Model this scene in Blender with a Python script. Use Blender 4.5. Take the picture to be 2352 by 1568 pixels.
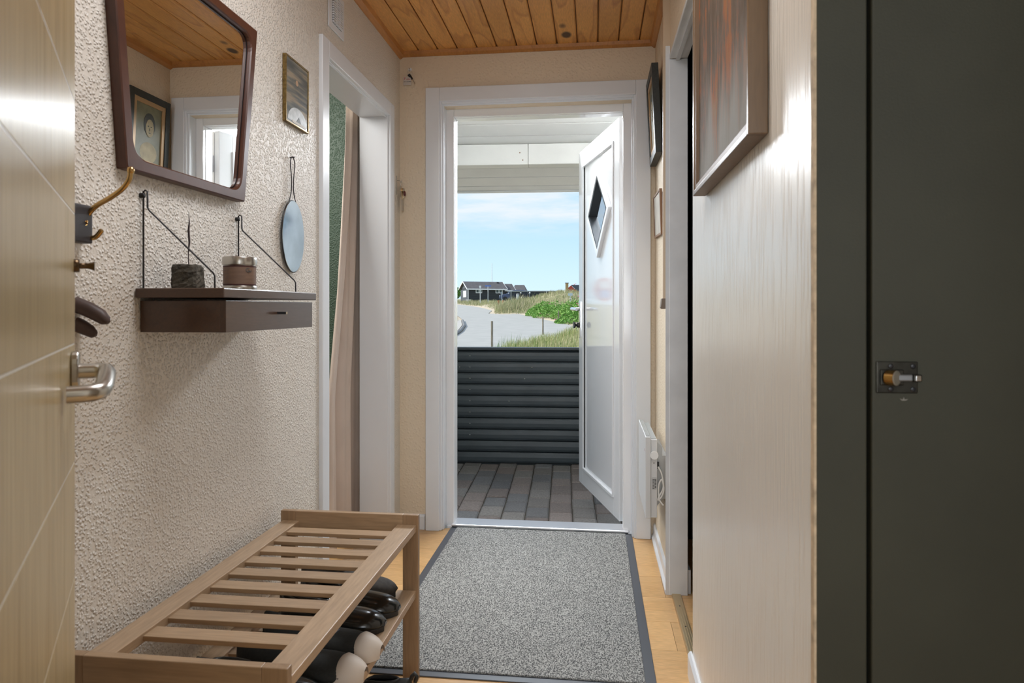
import bpy, math, random
import numpy as np
from mathutils import Vector, Matrix
for o in list(bpy.data.objects): bpy.data.objects.remove(o, do_unlink=True)
S = bpy.context.scene
COL = S.collection
random.seed(7)
# ------------------------------------------------------------------ camera
H = 1.08
YAW = math.atan(189 / 1568)
cam_d = bpy.data.cameras.new('camera'); cam = bpy.data.objects.new('camera', cam_d); COL.objects.link(cam)
cam.location = (0, 0, H); cam.rotation_euler = (math.pi / 2, 0, YAW)
cam_d.sensor_width = 36; cam_d.lens = 24; cam_d.shift_y = -76 / 2352; cam_d.clip_start = 0.02; cam_d.clip_end = 600
cam_d.dof.use_dof = True; cam_d.dof.focus_distance = 4.0; cam_d.dof.aperture_fstop = 9.0
S.camera = cam
S.view_settings.view_transform = 'Standard'; S.view_settings.look = 'None'
S.view_settings.gamma = 1; S.view_settings.use_curve_mapping = False
S.view_settings.exposure = 0.0
# ------------------------------------------------------------------ sky
w = bpy.data.worlds.new('sky'); S.world = w; w.use_nodes = True
nt = w.node_tree; nt.nodes.clear()
def N(t, k, **kw):
    n = t.nodes.new(k)
    for a, b in kw.items(): setattr(n, a, b)
    return n
wo = N(nt, 'ShaderNodeOutputWorld'); bg = N(nt, 'ShaderNodeBackground'); tc = N(nt, 'ShaderNodeTexCoord')
sep = N(nt, 'ShaderNodeSeparateXYZ'); ra = N(nt, 'ShaderNodeValToRGB')
nt.links.new(tc.outputs['Generated'], sep.inputs[0]); nt.links.new(sep.outputs[2], ra.inputs[0])
e = ra.color_ramp.elements
e[0].position = 0.0; e[0].color = (.64, .82, .94, 1); e[1].position = 1.0; e[1].color = (.30, .52, .9, 1)
x = e.new(.05); x.color = (.57, .78, .92, 1)
x = e.new(.13); x.color = (.44, .68, .89, 1)
x = e.new(.45); x.color = (.38, .62, .93, 1)
mp = N(nt, 'ShaderNodeMapping'); mp.inputs['Scale'].default_value = (2.2, 2.2, 13)
nz = N(nt, 'ShaderNodeTexNoise'); nz.inputs['Scale'].default_value = 2.6; nz.inputs['Detail'].default_value = 8; nz.inputs['Roughness'].default_value = .55
nt.links.new(tc.outputs['Generated'], mp.inputs[0]); nt.links.new(mp.outputs[0], nz.inputs[0])
cr = N(nt, 'ShaderNodeValToRGB'); cr.color_ramp.elements[0].position = .36; cr.color_ramp.elements[1].position = .60
nt.links.new(nz.outputs[0], cr.inputs[0])
hm = N(nt, 'ShaderNodeMapRange'); hm.inputs[1].default_value = .10; hm.inputs[2].default_value = .125; nt.links.new(sep.outputs[2], hm.inputs[0])
mu = N(nt, 'ShaderNodeMath', operation='MULTIPLY'); nt.links.new(cr.outputs[0], mu.inputs[0]); nt.links.new(hm.outputs[0], mu.inputs[1])
mu2 = N(nt, 'ShaderNodeMath', operation='MULTIPLY'); mu2.inputs[1].default_value = .85; nt.links.new(mu.outputs[0], mu2.inputs[0])
mx = N(nt, 'ShaderNodeMix', data_type='RGBA'); nt.links.new(mu2.outputs[0], mx.inputs[0]); nt.links.new(ra.outputs[0], mx.inputs[6]); mx.inputs[7].default_value = (.76, .80, .84, 1)
nt.links.new(mx.outputs[2], bg.inputs[0]); bg.inputs[1].default_value = 1.2; nt.links.new(bg.outputs[0], wo.inputs[0])
# ------------------------------------------------------------------ lights
def light(name, kind, loc, energy, color=(1, 1, 1), size=None, size_y=None, to=None, angle=None):
    d = bpy.data.lights.new(name, kind); d.energy = energy; d.color = color
    if kind == 'AREA':
        d.shape = 'RECTANGLE'; d.size = size; d.size_y = size_y or size
    if angle: d.angle = math.radians(angle)
    o = bpy.data.objects.new(name, d); COL.objects.link(o); o.location = loc
    if to is not None: o.rotation_euler = (Vector(to) - Vector(loc)).to_track_quat('-Z', 'Y').to_euler()
    return o
light('sun', 'SUN', (0, 0, 40), 4.0, (1, .96, .88), to=(30, -1, 17), angle=.6)
light('door_fill_light', 'AREA', (-.2, 4.05, 2.22), 44, (.90, .95, 1), 1.6, .5, to=(-.3, 2.5, .7)).data.spread = math.radians(115)  # added fill above the door head, out of view; no lamp hangs there
light('back_room_fill_light', 'AREA', (0.1, -1.7, 1.5), 42, (.90, .95, 1), 1.6, 1.5, to=(-.1, 3, 1.2))  # added fill behind the camera to brighten the hall
light('hall_fill_light', 'AREA', (-.3, 1.35, 2.30), 12.5, (.96, .97, 1), .5, .5, to=(-.3, 1.35, 0))  # added fill under the hall ceiling, without any fitting
light('left_room_fill_light', 'AREA', (-1.9, 2.6, 2.2), 28, (1, .97, .92), .8, .8, to=(-1.7, 3.0, .9))  # added fill so the green room and curtain show

# ------------------------------------------------------------------ materials
MATS = {}
def mat(name, col, rough=.5, metal=0, spec=.5, noise=None, bump=None, coat=0, emit=None, alpha=None, trans=0, obj_rand=0):
    """noise=(scale, amount, stretch xyz)  bump=(scale, distance, strength, stretch)"""
    if name in MATS: return MATS[name]
    m = bpy.data.materials.new(name); m.use_nodes = True; t = m.node_tree
    p = t.nodes['Principled BSDF']
    p.inputs['Base Color'].default_value = (*col, 1); p.inputs['Roughness'].default_value = rough
    p.inputs['Metallic'].default_value = metal; p.inputs['Specular IOR Level'].default_value = spec
    p.inputs['Coat Weight'].default_value = coat; p.inputs['Coat Roughness'].default_value = .08
    if trans: p.inputs['Transmission Weight'].default_value = trans
    g = N(t, 'ShaderNodeNewGeometry')
    last = None
    if noise:
        sc, am = noise[0], noise[1]; st = noise[2] if len(noise) > 2 else (1, 1, 1)
        mpp = N(t, 'ShaderNodeMapping'); mpp.inputs['Scale'].default_value = st
        n = N(t, 'ShaderNodeTexNoise'); n.inputs['Scale'].default_value = sc; n.inputs['Detail'].default_value = 6
        t.links.new(g.outputs['Position'], mpp.inputs[0]); t.links.new(mpp.outputs[0], n.inputs[0])
        mr = N(t, 'ShaderNodeMapRange'); mr.inputs[1].default_value = .3; mr.inputs[2].default_value = .7
        mr.inputs[3].default_value = 1 - am; mr.inputs[4].default_value = 1 + am; t.links.new(n.outputs[0], mr.inputs[0])
        v = N(t, 'ShaderNodeMix', data_type='RGBA', blend_type='MULTIPLY'); v.inputs[0].default_value = 1
        v.inputs[6].default_value = (*col, 1); t.links.new(mr.outputs[0], v.inputs[7]); last = v.outputs[2]
    if obj_rand:
        oi = N(t, 'ShaderNodeObjectInfo'); mr = N(t, 'ShaderNodeMapRange'); mr.inputs[3].default_value = 1 - obj_rand; mr.inputs[4].default_value = 1 + obj_rand
        t.links.new(oi.outputs['Random'], mr.inputs[0])
        v = N(t, 'ShaderNodeMix', data_type='RGBA', blend_type='MULTIPLY'); v.inputs[0].default_value = 1
        if last: t.links.new(last, v.inputs[6])
        else: v.inputs[6].default_value = (*col, 1)
        t.links.new(mr.outputs[0], v.inputs[7]); last = v.outputs[2]
    if last: t.links.new(last, p.inputs['Base Color'])
    if bump:
        sc, di, stg = bump[:3]; st = bump[3] if len(bump) > 3 else (1, 1, 1)
        mpp = N(t, 'ShaderNodeMapping'); mpp.inputs['Scale'].default_value = st
        n = N(t, 'ShaderNodeTexNoise'); n.inputs['Scale'].default_value = sc; n.inputs['Detail'].default_value = 3
        t.links.new(g.outputs['Position'], mpp.inputs[0]); t.links.new(mpp.outputs[0], n.inputs[0])
        b = N(t, 'ShaderNodeBump'); b.inputs['Distance'].default_value = di; b.inputs['Strength'].default_value = stg
        t.links.new(n.outputs[0], b.inputs['Height']); t.links.new(b.outputs[0], p.inputs['Normal'])
    if emit:
        p.inputs['Emission Color'].default_value = (*emit, 1); p.inputs['Emission Strength'].default_value = 1
    MATS[name] = m; return m

def wood(name, c1, c2, c3, grain=(14, 14, 1.2), rings=9, rough=.4, knots=0, coat=0, rand=.08, spec=.5, ring_amt=.8):
    """c1 base, c2 dark ring, c3 knot; grain = stretch of the noise in world axes (small = along the grain)"""
    if name in MATS: return MATS[name]
    m = bpy.data.materials.new(name); m.use_nodes = True; t = m.node_tree; p = t.nodes['Principled BSDF']
    g = N(t, 'ShaderNodeNewGeometry'); oi = N(t, 'ShaderNodeObjectInfo')
    mul = N(t, 'ShaderNodeMath', operation='MULTIPLY'); mul.inputs[1].default_value = 37; t.links.new(oi.outputs['Random'], mul.inputs[0])
    add = N(t, 'ShaderNodeVectorMath', operation='ADD'); t.links.new(g.outputs['Position'], add.inputs[0]); t.links.new(mul.outputs[0], add.inputs[1])
    mpp = N(t, 'ShaderNodeMapping'); mpp.inputs['Scale'].default_value = grain; t.links.new(add.outputs[0], mpp.inputs[0])
    n = N(t, 'ShaderNodeTexNoise'); n.inputs['Scale'].default_value = .55; n.inputs['Detail'].default_value = 1.5; t.links.new(mpp.outputs[0], n.inputs[0])
    ringsn = N(t, 'ShaderNodeMath', operation='MULTIPLY'); ringsn.inputs[1].default_value = rings; t.links.new(n.outputs[0], ringsn.inputs[0])
    fr = N(t, 'ShaderNodeMath', operation='FRACT'); t.links.new(ringsn.outputs[0], fr.inputs[0])
    rp = N(t, 'ShaderNodeValToRGB'); ee = rp.color_ramp.elements
    ee[0].position = 0; ee[0].color = (0, 0, 0, 1); ee[1].position = 1; ee[1].color = (.1, .1, .1, 1)
    q = ee.new(.72); q.color = (.35, .35, .35, 1); q = ee.new(.9); q.color = (1, 1, 1, 1)
    t.links.new(fr.outputs[0], rp.inputs[0])
    fm = N(t, 'ShaderNodeMapping'); fm.inputs['Scale'].default_value = tuple(a * 9 for a in grain); t.links.new(add.outputs[0], fm.inputs[0])
    fn = N(t, 'ShaderNodeTexNoise'); fn.inputs['Scale'].default_value = 1.6; fn.inputs['Detail'].default_value = 4; t.links.new(fm.outputs[0], fn.inputs[0])
    am = N(t, 'ShaderNodeMath', operation='MULTIPLY'); am.inputs[1].default_value = ring_amt; t.links.new(rp.outputs[0], am.inputs[0])
    m1 = N(t, 'ShaderNodeMix', data_type='RGBA'); t.links.new(am.outputs[0], m1.inputs[0]); m1.inputs[6].default_value = (*c1, 1); m1.inputs[7].default_value = (*c2, 1)
    mr = N(t, 'ShaderNodeMapRange'); mr.inputs[1].default_value = .3; mr.inputs[2].default_value = .7; mr.inputs[3].default_value = .86; mr.inputs[4].default_value = 1.12; t.links.new(fn.outputs[0], mr.inputs[0])
    m2 = N(t, 'ShaderNodeMix', data_type='RGBA', blend_type='MULTIPLY'); m2.inputs[0].default_value = 1; t.links.new(m1.outputs[2], m2.inputs[6]); t.links.new(mr.outputs[0], m2.inputs[7])
    last = m2.outputs[2]
    if knots:
        km = N(t, 'ShaderNodeMapping'); km.inputs['Scale'].default_value = (1, .62, 1); t.links.new(add.outputs[0], km.inputs[0])
        vo = N(t, 'ShaderNodeTexVoronoi'); vo.inputs['Scale'].default_value = knots; t.links.new(km.outputs[0], vo.inputs[0])
        kr = N(t, 'ShaderNodeMapRange'); kr.inputs[1].default_value = .085; kr.inputs[2].default_value = .13; kr.inputs[3].default_value = 1; kr.inputs[4].default_value = 0
        t.links.new(vo.outputs['Distance'], kr.inputs[0])
        m3 = N(t, 'ShaderNodeMix', data_type='RGBA'); t.links.new(kr.outputs[0], m3.inputs[0]); t.links.new(last, m3.inputs[6]); m3.inputs[7].default_value = (*c3, 1); last = m3.outputs[2]
    mrr = N(t, 'ShaderNodeMapRange'); mrr.inputs[3].default_value = 1 - rand; mrr.inputs[4].default_value = 1 + rand; t.links.new(oi.outputs['Random'], mrr.inputs[0])
    m4 = N(t, 'ShaderNodeMix', data_type='RGBA', blend_type='MULTIPLY'); m4.inputs[0].default_value = 1; t.links.new(last, m4.inputs[6]); t.links.new(mrr.outputs[0], m4.inputs[7])
    t.links.new(m4.outputs[2], p.inputs['Base Color'])
    p.inputs['Roughness'].default_value = rough; p.inputs['Coat Weight'].default_value = coat; p.inputs['Coat Roughness'].default_value = .15; p.inputs['Specular IOR Level'].default_value = spec
    b = N(t, 'ShaderNodeBump'); b.inputs['Distance'].default_value = .0004; b.inputs['Strength'].default_value = .5
    t.links.new(fn.outputs[0], b.inputs['Height']); t.links.new(b.outputs[0], p.inputs['Normal'])
    MATS[name] = m; return m

def plaster(name, col, rough, scale, dist, st=(1, 1, 1), spec=.5, strength=1.0):
    m = bpy.data.materials.new(name); m.use_nodes = True; t = m.node_tree; p = t.nodes['Principled BSDF']
    g = N(t, 'ShaderNodeNewGeometry'); mpp = N(t, 'ShaderNodeMapping'); mpp.inputs['Scale'].default_value = st; t.links.new(g.outputs['Position'], mpp.inputs[0])
    wn = N(t, 'ShaderNodeTexNoise'); wn.inputs['Scale'].default_value = scale * 1.3; t.links.new(mpp.outputs[0], wn.inputs[0])
    wa = N(t, 'ShaderNodeVectorMath', operation='MULTIPLY_ADD'); t.links.new(wn.outputs['Color'], wa.inputs[0]); wa.inputs[1].default_value = (.006,) * 3; t.links.new(mpp.outputs[0], wa.inputs[2])
    n1 = N(t, 'ShaderNodeTexVoronoi'); n1.feature = 'SMOOTH_F1'; n1.inputs['Scale'].default_value = scale; n1.inputs['Smoothness'].default_value = .3; t.links.new(wa.outputs[0], n1.inputs['Vector'])
    r = N(t, 'ShaderNodeMapRange'); r.interpolation_type = 'SMOOTHSTEP'; r.inputs[1].default_value = .62; r.inputs[2].default_value = .05; t.links.new(n1.outputs['Distance'], r.inputs[0])
    n2 = N(t, 'ShaderNodeTexNoise'); n2.inputs['Scale'].default_value = scale * .28; n2.inputs['Detail'].default_value = 2; t.links.new(mpp.outputs[0], n2.inputs[0])
    ad = N(t, 'ShaderNodeMath', operation='ADD'); t.links.new(r.outputs[0], ad.inputs[0]); t.links.new(n2.outputs[0], ad.inputs[1])
    b = N(t, 'ShaderNodeBump'); b.inputs['Distance'].default_value = dist; b.inputs['Strength'].default_value = strength
    t.links.new(ad.outputs[0], b.inputs['Height']); t.links.new(b.outputs[0], p.inputs['Normal'])
    n3 = N(t, 'ShaderNodeTexNoise'); n3.inputs['Scale'].default_value = 1.7; n3.inputs['Detail'].default_value = 4; t.links.new(g.outputs['Position'], n3.inputs[0])
    mr = N(t, 'ShaderNodeMapRange'); mr.inputs[1].default_value = .3; mr.inputs[2].default_value = .7; mr.inputs[3].default_value = .96; mr.inputs[4].default_value = 1.03; t.links.new(n3.outputs[0], mr.inputs[0])
    v = N(t, 'ShaderNodeMix', data_type='RGBA', blend_type='MULTIPLY'); v.inputs[0].default_value = 1; v.inputs[6].default_value = (*col, 1); t.links.new(mr.outputs[0], v.inputs[7])
    t.links.new(v.outputs[2], p.inputs['Base Color']); p.inputs['Roughness'].default_value = rough; p.inputs['Specular IOR Level'].default_value = spec
    MATS[name] = m; return m

P_LEFT = plaster('stippled cream plaster', (.77, .72, .645), .42, 145, .0024, spec=.5)
P_FRONT = plaster('cream plaster', (.77, .655, .50), .6, 80, .0012)
P_RIGHT = plaster('glossy combed plaster', (.80, .74, .65), .30, 60, .0016, st=(1, 1.6, .13), spec=.8)
P_RIGHT.node_tree.nodes['Principled BSDF'].inputs['Coat Weight'].default_value = .55
P_RIGHT.node_tree.nodes['Principled BSDF'].inputs['Coat Roughness'].default_value = .32
P_GREEN = plaster('green wallpaper', (.05, .085, .057), .55, 120, .002)
WHITE = mat('white gloss paint', (.76, .79, .83), .32, noise=(2.5, .03), spec=.5)
WHITE_W = mat('worn white paint', (.72, .74, .76), .4, noise=(9, .07), spec=.5)
PVC = mat('white plastic door', (.86, .87, .89), .12, spec=.6, coat=.3)
SEAL = mat('dark rubber seal', (.03, .03, .03), .6)
PINE = wood('varnished pine', (.70, .35, .10), (.38, .14, .032), (.045, .018, .010), grain=(16, 2.0, 16), rings=7, rough=.33, knots=4.6, rand=.10, ring_amt=.55)
PINE_TRIM = wood('pine moulding', (.50, .22, .06), (.30, .11, .03), (0, 0, 0), grain=(8, 1, 8), rings=5, rough=.4, rand=.05, ring_amt=.4)
LAMI = wood('honey laminate', (.62, .38, .17), (.54, .30, .12), (0, 0, 0), grain=(2.2, 14, 14), rings=4, rough=.28, rand=.14, ring_amt=.5)
OAK = wood('oiled oak', (.40, .275, .17), (.31, .205, .12), (0, 0, 0), grain=(12, 1.1, 12), rings=6, rough=.42, rand=.07, ring_amt=.45)
OAKX = wood('oiled oak cross grain', (.36, .24, .14), (.28, .175, .095), (0, 0, 0), grain=(1.1, 12, 12), rings=6, rough=.42, rand=.1, ring_amt=.45)
OAKZ = wood('oiled oak upright', (.32, .205, .115), (.24, .145, .075), (0, 0, 0), grain=(12, 12, 1.1), rings=6, rough=.42, rand=.05, ring_amt=.45)
TEAK = wood('teak', (.085, .029, .015), (.05, .015, .009), (0, 0, 0), grain=(16, 3, 3), rings=5, rough=.36, rand=.03, ring_amt=.5)
WALNUT = wood('walnut stained wood', (.070, .031, .014), (.042, .018, .008), (0, 0, 0), grain=(16, 1.6, 16), rings=5, rough=.3, coat=.4, rand=.03, ring_amt=.4)
BIRCH = wood('birch veneer', (.47, .37, .205), (.38, .275, .13), (0, 0, 0), grain=(9, 9, .5), rings=4, rough=.25, rand=.03, ring_amt=.45)
FRAMEOAK = wood('painting frame wood', (.15, .088, .042), (.11, .062, .028), (0, 0, 0), grain=(10, 10, 1), rings=4, rough=.4, ring_amt=.3)
METAL = mat('brushed steel', (.52, .50, .46), .28, 1)
CHROME = mat('chrome', (.8, .8, .8), .1, 1)
BRASS = mat('brass', (.56, .36, .14), .24, 1, noise=(30, .15))
BLACKM = mat('black metal', (.012, .012, .014), .35)
DARKP = mat('dark plastic', (.03, .03, .035), .35)
OLIVE = mat('olive green paint', (.041, .039, .025), .6, spec=.3, noise=(6, .10), bump=(420, .0004, .7))
MIRROR = mat('mirror glass', (.93, .94, .93), .004, 1)
TARN = mat('tarnished mirror', (.50, .56, .60), .10, 1, noise=(22, .10))
GLASSM = mat('window glass', (.9, .95, 1), .02, trans=1, spec=.5)
# ------------------------------------------------------------------ mesh helpers
class MB:
    def __init__(s): s.v = []; s.f = []; s.sm = []
    def add(s, vs, fs, smooth=False):
        b = len(s.v); s.v += [tuple(p) for p in vs]; s.f += [tuple(i + b for i in f) for f in fs]; s.sm += [smooth] * len(fs); return s
    def box(s, x0, x1, y0, y1, z0, z1, M=None):
        vs = [(x, y, z) for x in (x0, x1) for y in (y0, y1) for z in (z0, z1)]
        if M is not None: vs = [M @ Vector(p) for p in vs]
        return s.add(vs, [(0, 1, 3, 2), (4, 6, 7, 5), (0, 4, 5, 1), (2, 3, 7, 6), (0, 2, 6, 4), (1, 5, 7, 3)])
    def prism(s, poly, a, b):
        """poly: list of 3-d points (a planar loop); extruded by vector b-a"""
        d = Vector(b) - Vector(a); n = len(poly); P = [Vector(p) for p in poly]
        vs = P + [p + d for p in P]
        return s.add(vs, [tuple(range(n))[::-1], tuple(range(n, 2 * n))] + [(i, (i + 1) % n, (i + 1) % n + n, i + n) for i in range(n)])
    def tube(s, pts, r, n=10, closed=False):
        P = [Vector(p) for p in pts]; m = len(P); rr = r if isinstance(r, (list, tuple)) else [r] * m
        vs = []; up = None
        for i, p in enumerate(P):
            if closed: t = (P[(i + 1) % m] - P[i - 1])
            else: t = (P[min(i + 1, m - 1)] - P[max(i - 1, 0)])
            t.normalize()
            if up is None:
                up = Vector((0, 0, 1)) if abs(t.z) < .9 else Vector((1, 0, 0))
            a = t.cross(up)
            if a.length < 1e-6: a = t.cross(Vector((0, 1, 0)))
            a.normalize(); b = a.cross(t).normalized(); up = b
            vs += [p + (a * math.cos(2 * math.pi * k / n) + b * math.sin(2 * math.pi * k / n)) * rr[i] for k in range(n)]
        fs = []
        for i in range(m if closed else m - 1):
            j = (i + 1) % m
            fs += [(i * n + k, i * n + (k + 1) % n, j * n + (k + 1) % n, j * n + k) for k in range(n)]
        s.add(vs, fs, True)
        if not closed: s.add(vs[:n], [tuple(range(n))[::-1]]); s.add(vs[-n:], [tuple(range(n))])
        return s
    def lathe(s, c, prof, n=24, axis='z', smooth=True):
        """prof: list of (r, h) along axis from c"""
        vs = []
        for r, h in prof:
            for k in range(n):
                a = 2 * math.pi * k / n; u, v = r * math.cos(a), r * math.sin(a)
                d = {'z': (u, v, h), 'x': (h, u, v), 'y': (v, h, u)}[axis]
                vs.append((c[0] + d[0], c[1] + d[1], c[2] + d[2]))
        m = len(prof); fs = [(i * n + k, i * n + (k + 1) % n, (i + 1) * n + (k + 1) % n, (i + 1) * n + k) for i in range(m - 1) for k in range(n)]
        s.add(vs, fs, smooth); s.add(vs[:n], [tuple(range(n))[::-1]]); s.add(vs[-n:], [tuple(range(n))]); return s
    def build(s, name, m, parent=None, bevel=0, segs=2, kind=None, label=None, cat=None, group=None, loc=None):
        me = bpy.data.meshes.new(name)
        off = Vector((0, 0, 0))
        if parent is not None: off = wloc(parent)
        elif loc is not None: off = Vector(loc)
        me.from_pydata([tuple(Vector(p) - off) for p in s.v], [], s.f)
        me.polygons.foreach_set('use_smooth', s.sm); me.materials.append(m); me.update()
        o = bpy.data.objects.new(name, me); COL.objects.link(o)
        if parent is not None: o.parent = parent
        elif loc is not None: o.location = loc
        if bevel:
            b = o.modifiers.new('bevel', 'BEVEL'); b.width = bevel; b.segments = segs; b.limit_method = 'ANGLE'; b.angle_limit = math.radians(40)
        if kind: o['kind'] = kind
        tag(o, label, cat, group); return o
def wloc(o):
    v = Vector(o.location)
    while o.parent is not None: o = o.parent; v = v + Vector(o.location)
    return v
def tag(o, label=None, cat=None, group=None):
    if label: o['label'] = label
    if cat: o['category'] = cat
    if group: o['group'] = group
    return o
def thing(name, label, cat, loc, group=None):
    o = bpy.data.objects.new(name, None); COL.objects.link(o); o.location = loc; o.empty_display_size = .05
    return tag(o, label, cat, group)
def part_copy(src, parent, off=(0, 0, 0)):
    c = src.copy(); COL.objects.link(c); c.parent = parent; c.location = Vector(src.location) + Vector(off); return c
ST = 'structure'
# ================================================================== the room shell
XL, XR, YF, ZC = -.95, .285, 3.27, 2.335
# floor: sub-floor plus planks
fl = MB().box(-3.2, 1.5, -3.0, 3.3, -.06, -.008).build('floor', mat('subfloor', (.12, .07, .03), .8), kind=ST)
random.seed(3)
yy = -.6
pl0 = None
ypos = 0.0
rows = [(i, -.6 + .2 * i) for i in range(20)]
for i, y in rows:
    y0, y1 = y, min(y + .2, 3.295)
    if y1 - y0 < .03: continue
    xx = -1.6 - random.random() * 1.0
    while xx < 1.05:
        x1 = xx + 1.25
        MB().box(xx + .0006, x1 - .0006, y0 + .0006, y1 - .0006, -.008, 0).build('plank', LAMI, fl)
        xx = x1
# ceiling
ce = MB().box(-1.0, .34, .05, 3.35, ZC + .012, ZC + .05).build('ceiling', mat('ceiling backing', (.24, .105, .03), .6), kind=ST)
for i in range(13):
    x0 = XL + i * .0965; x1 = x0 + .0965
    if i == 12: x1 = XR
    pr = [(x0 + .0045, 0, ZC + .004), (x0 + .009, 0, ZC), (x1 - .0045, 0, ZC), (x1 - .0005, 0, ZC + .004), (x1 - .0005, 0, ZC + .011), (x0 + .0045, 0, ZC + .011)]
    MB().prism([(p[0], .1, p[2]) for p in pr], (0, .1, 0), (0, YF, 0)).build('plank', PINE, ce)
for n, poly, a, b in (
    ('trim_1', [(XL, .2, ZC), (XL + .028, .2, ZC), (XL + .022, .2, ZC - .018), (XL + .006, .2, ZC - .03), (XL, .2, ZC - .03)], (0, .2, 0), (0, YF, 0)),
    ('trim_2', [(XR, .93, ZC), (XR - .028, .93, ZC), (XR - .022, .93, ZC - .018), (XR - .006, .93, ZC - .03), (XR, .93, ZC - .03)], (0, .93, 0), (0, YF, 0)),
    ('trim_3', [(XL, YF, ZC), (XL, YF - .028, ZC), (XL, YF - .022, ZC - .014), (XL, YF - .006, ZC - .022), (XL, YF, ZC - .022)], (XL, 0, 0), (XR, 0, 0))):
    MB().prism(poly, a, b).build(n, PINE_TRIM, kind=ST)
# left wall with doorway 2.31..3.07
D0, D1, DZ = 2.325, 3.085, 1.985
MB().box(-1.07, XL, .1, D0, 0, 2.42).box(-1.07, XL, D1, YF + .2, 0, 2.42).box(-1.07, XL, D0, D1, DZ, 2.42).build('wall_left', P_LEFT, kind=ST)
# front wall
OX0, OX1, OZ = -.70, .165, 2.035
MB().box(XL, OX0 - .03, YF, YF + .2, 0, 2.42).box(OX1 + .03, .45, YF, YF + .2, 0, 2.42).box(OX0 - .03, OX1 + .03, YF, YF + .2, OZ + .03, 2.42).build('wall_front', P_FRONT, kind=ST)
# right wall: near part, far part, lintel
R0, R1, RZ = 2.045, 2.625, 2.02
MB().box(XR, .345, .93, R0, 0, 2.42).build('wall_right', P_RIGHT, kind=ST, bevel=.006)
MB().box(XR, .345, R1 + .012, YF, 0, 2.42).box(XR, .345, R0, R1 + .012, RZ + .012, 2.42).build('wall_right', P_FRONT, kind=ST)
# cross wall behind the camera with the doorway the camera stands in, recess and back room
WB = mat('back room paint', (.78, .72, .64), .7)
MB().box(-1.07, -.27, .06, .16, 0, 2.42).box(.6, 1.5, .06, .2, 0, 2.42).box(-.27, .6, .06, .16, 2.06, 2.42).build('wall_back', WB, kind=ST)
MB().box(1.1, 1.2, .2, .95, 0, 2.42).build('wall_recess', WB, kind=ST)
MB().box(.34, 1.2, .08, .95, 2.36, 2.42).build('ceiling_recess', WB, kind=ST)
MB().box(-2.4, -2.3, -3, .08, 0, 2.5).box(1.5, 1.6, -3, .2, 0, 2.5).box(-2.4, 1.6, -3.1, -3, 0, .8).box(-2.4, 1.6, -3.1, -3, 2.2, 2.5).box(-2.4, -1.2, -3.1, -3, .8, 2.2).box(1.2, 1.6, -3.1, -3, .8, 2.2).build('wall_rear', WB, kind=ST)
MB().box(-2.4, 1.6, -3.1, .08, 2.5, 2.56).build('ceiling_rear', WB, kind=ST)
MB().box(-2.3, -1.0, 0.0, .08, 0, 2.5).build('wall_side', WB, kind=ST)
# left room (green)
MB().box(-3.2, -1.07, 3.45, 3.55, 0, 2.5).box(-3.3, -3.2, 1.2, 3.55, 0, 2.5).build('wall_green', P_GREEN, kind=ST)
MB().box(-3.3, -1.07, 1.2, 3.55, 2.42, 2.5).box(-3.3, -1.07, 1.1, 1.2, 0, 2.5).build('ceiling_left', WB, kind=ST)
# right side room (dark)
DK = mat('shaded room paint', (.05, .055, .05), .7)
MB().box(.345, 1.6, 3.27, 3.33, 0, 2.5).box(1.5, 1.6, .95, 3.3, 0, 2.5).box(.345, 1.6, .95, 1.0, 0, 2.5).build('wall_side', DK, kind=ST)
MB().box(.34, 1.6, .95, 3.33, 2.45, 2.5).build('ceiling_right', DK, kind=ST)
MB().box(.345, .362, R1 + .02, 3.25, 0, .09).build('baseboard_side', WHITE_W, kind=ST)
# --------- left doorway casing
def casing(name, m, outer, inner, face, thick, axis, depth0, parent_kind=ST):
    pass
dl = thing('door_1', None, None, (XL, (D0 + D1) / 2, 0)); dl['kind'] = ST
c = .062
MB().box(XL - .002, XL + .014, D0 - c + .012, D0 + .012, 0, DZ - .012 + c).build('casing', WHITE, dl, bevel=.003)
MB().box(XL - .002, XL + .014, D1 - .012, D1 - .012 + c, 0, DZ - .012 + c).build('casing', WHITE, dl, bevel=.003)
MB().box(XL - .002, XL + .0135, D0 + .012, D1 - .012, DZ - .012, DZ - .012 + c).build('casing', WHITE, dl, bevel=.003)
MB().box(-1.085, XL + .001, D1 - .016, D1 + .001, 0, DZ).build('jamb', WHITE, dl, bevel=.002)
MB().box(-1.085, XL + .001, D0 - .001, D0 + .016, 0, DZ).build('jamb', WHITE, dl, bevel=.002)
MB().box(-1.085, XL + .001, D0 + .016, D1 - .016, DZ - .016, DZ + .001).build('head', WHITE, dl, bevel=.002)
MB().box(XL - .012, XL - .004, D0 + .016, D1 - .016, DZ - .021, DZ - .016).build('stop_bead', WHITE, dl)
MB().box(-1.07, -.951, D0 + .016, D1 - .016, -.004, .006).build('threshold', OAK, dl, bevel=.002)
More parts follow.
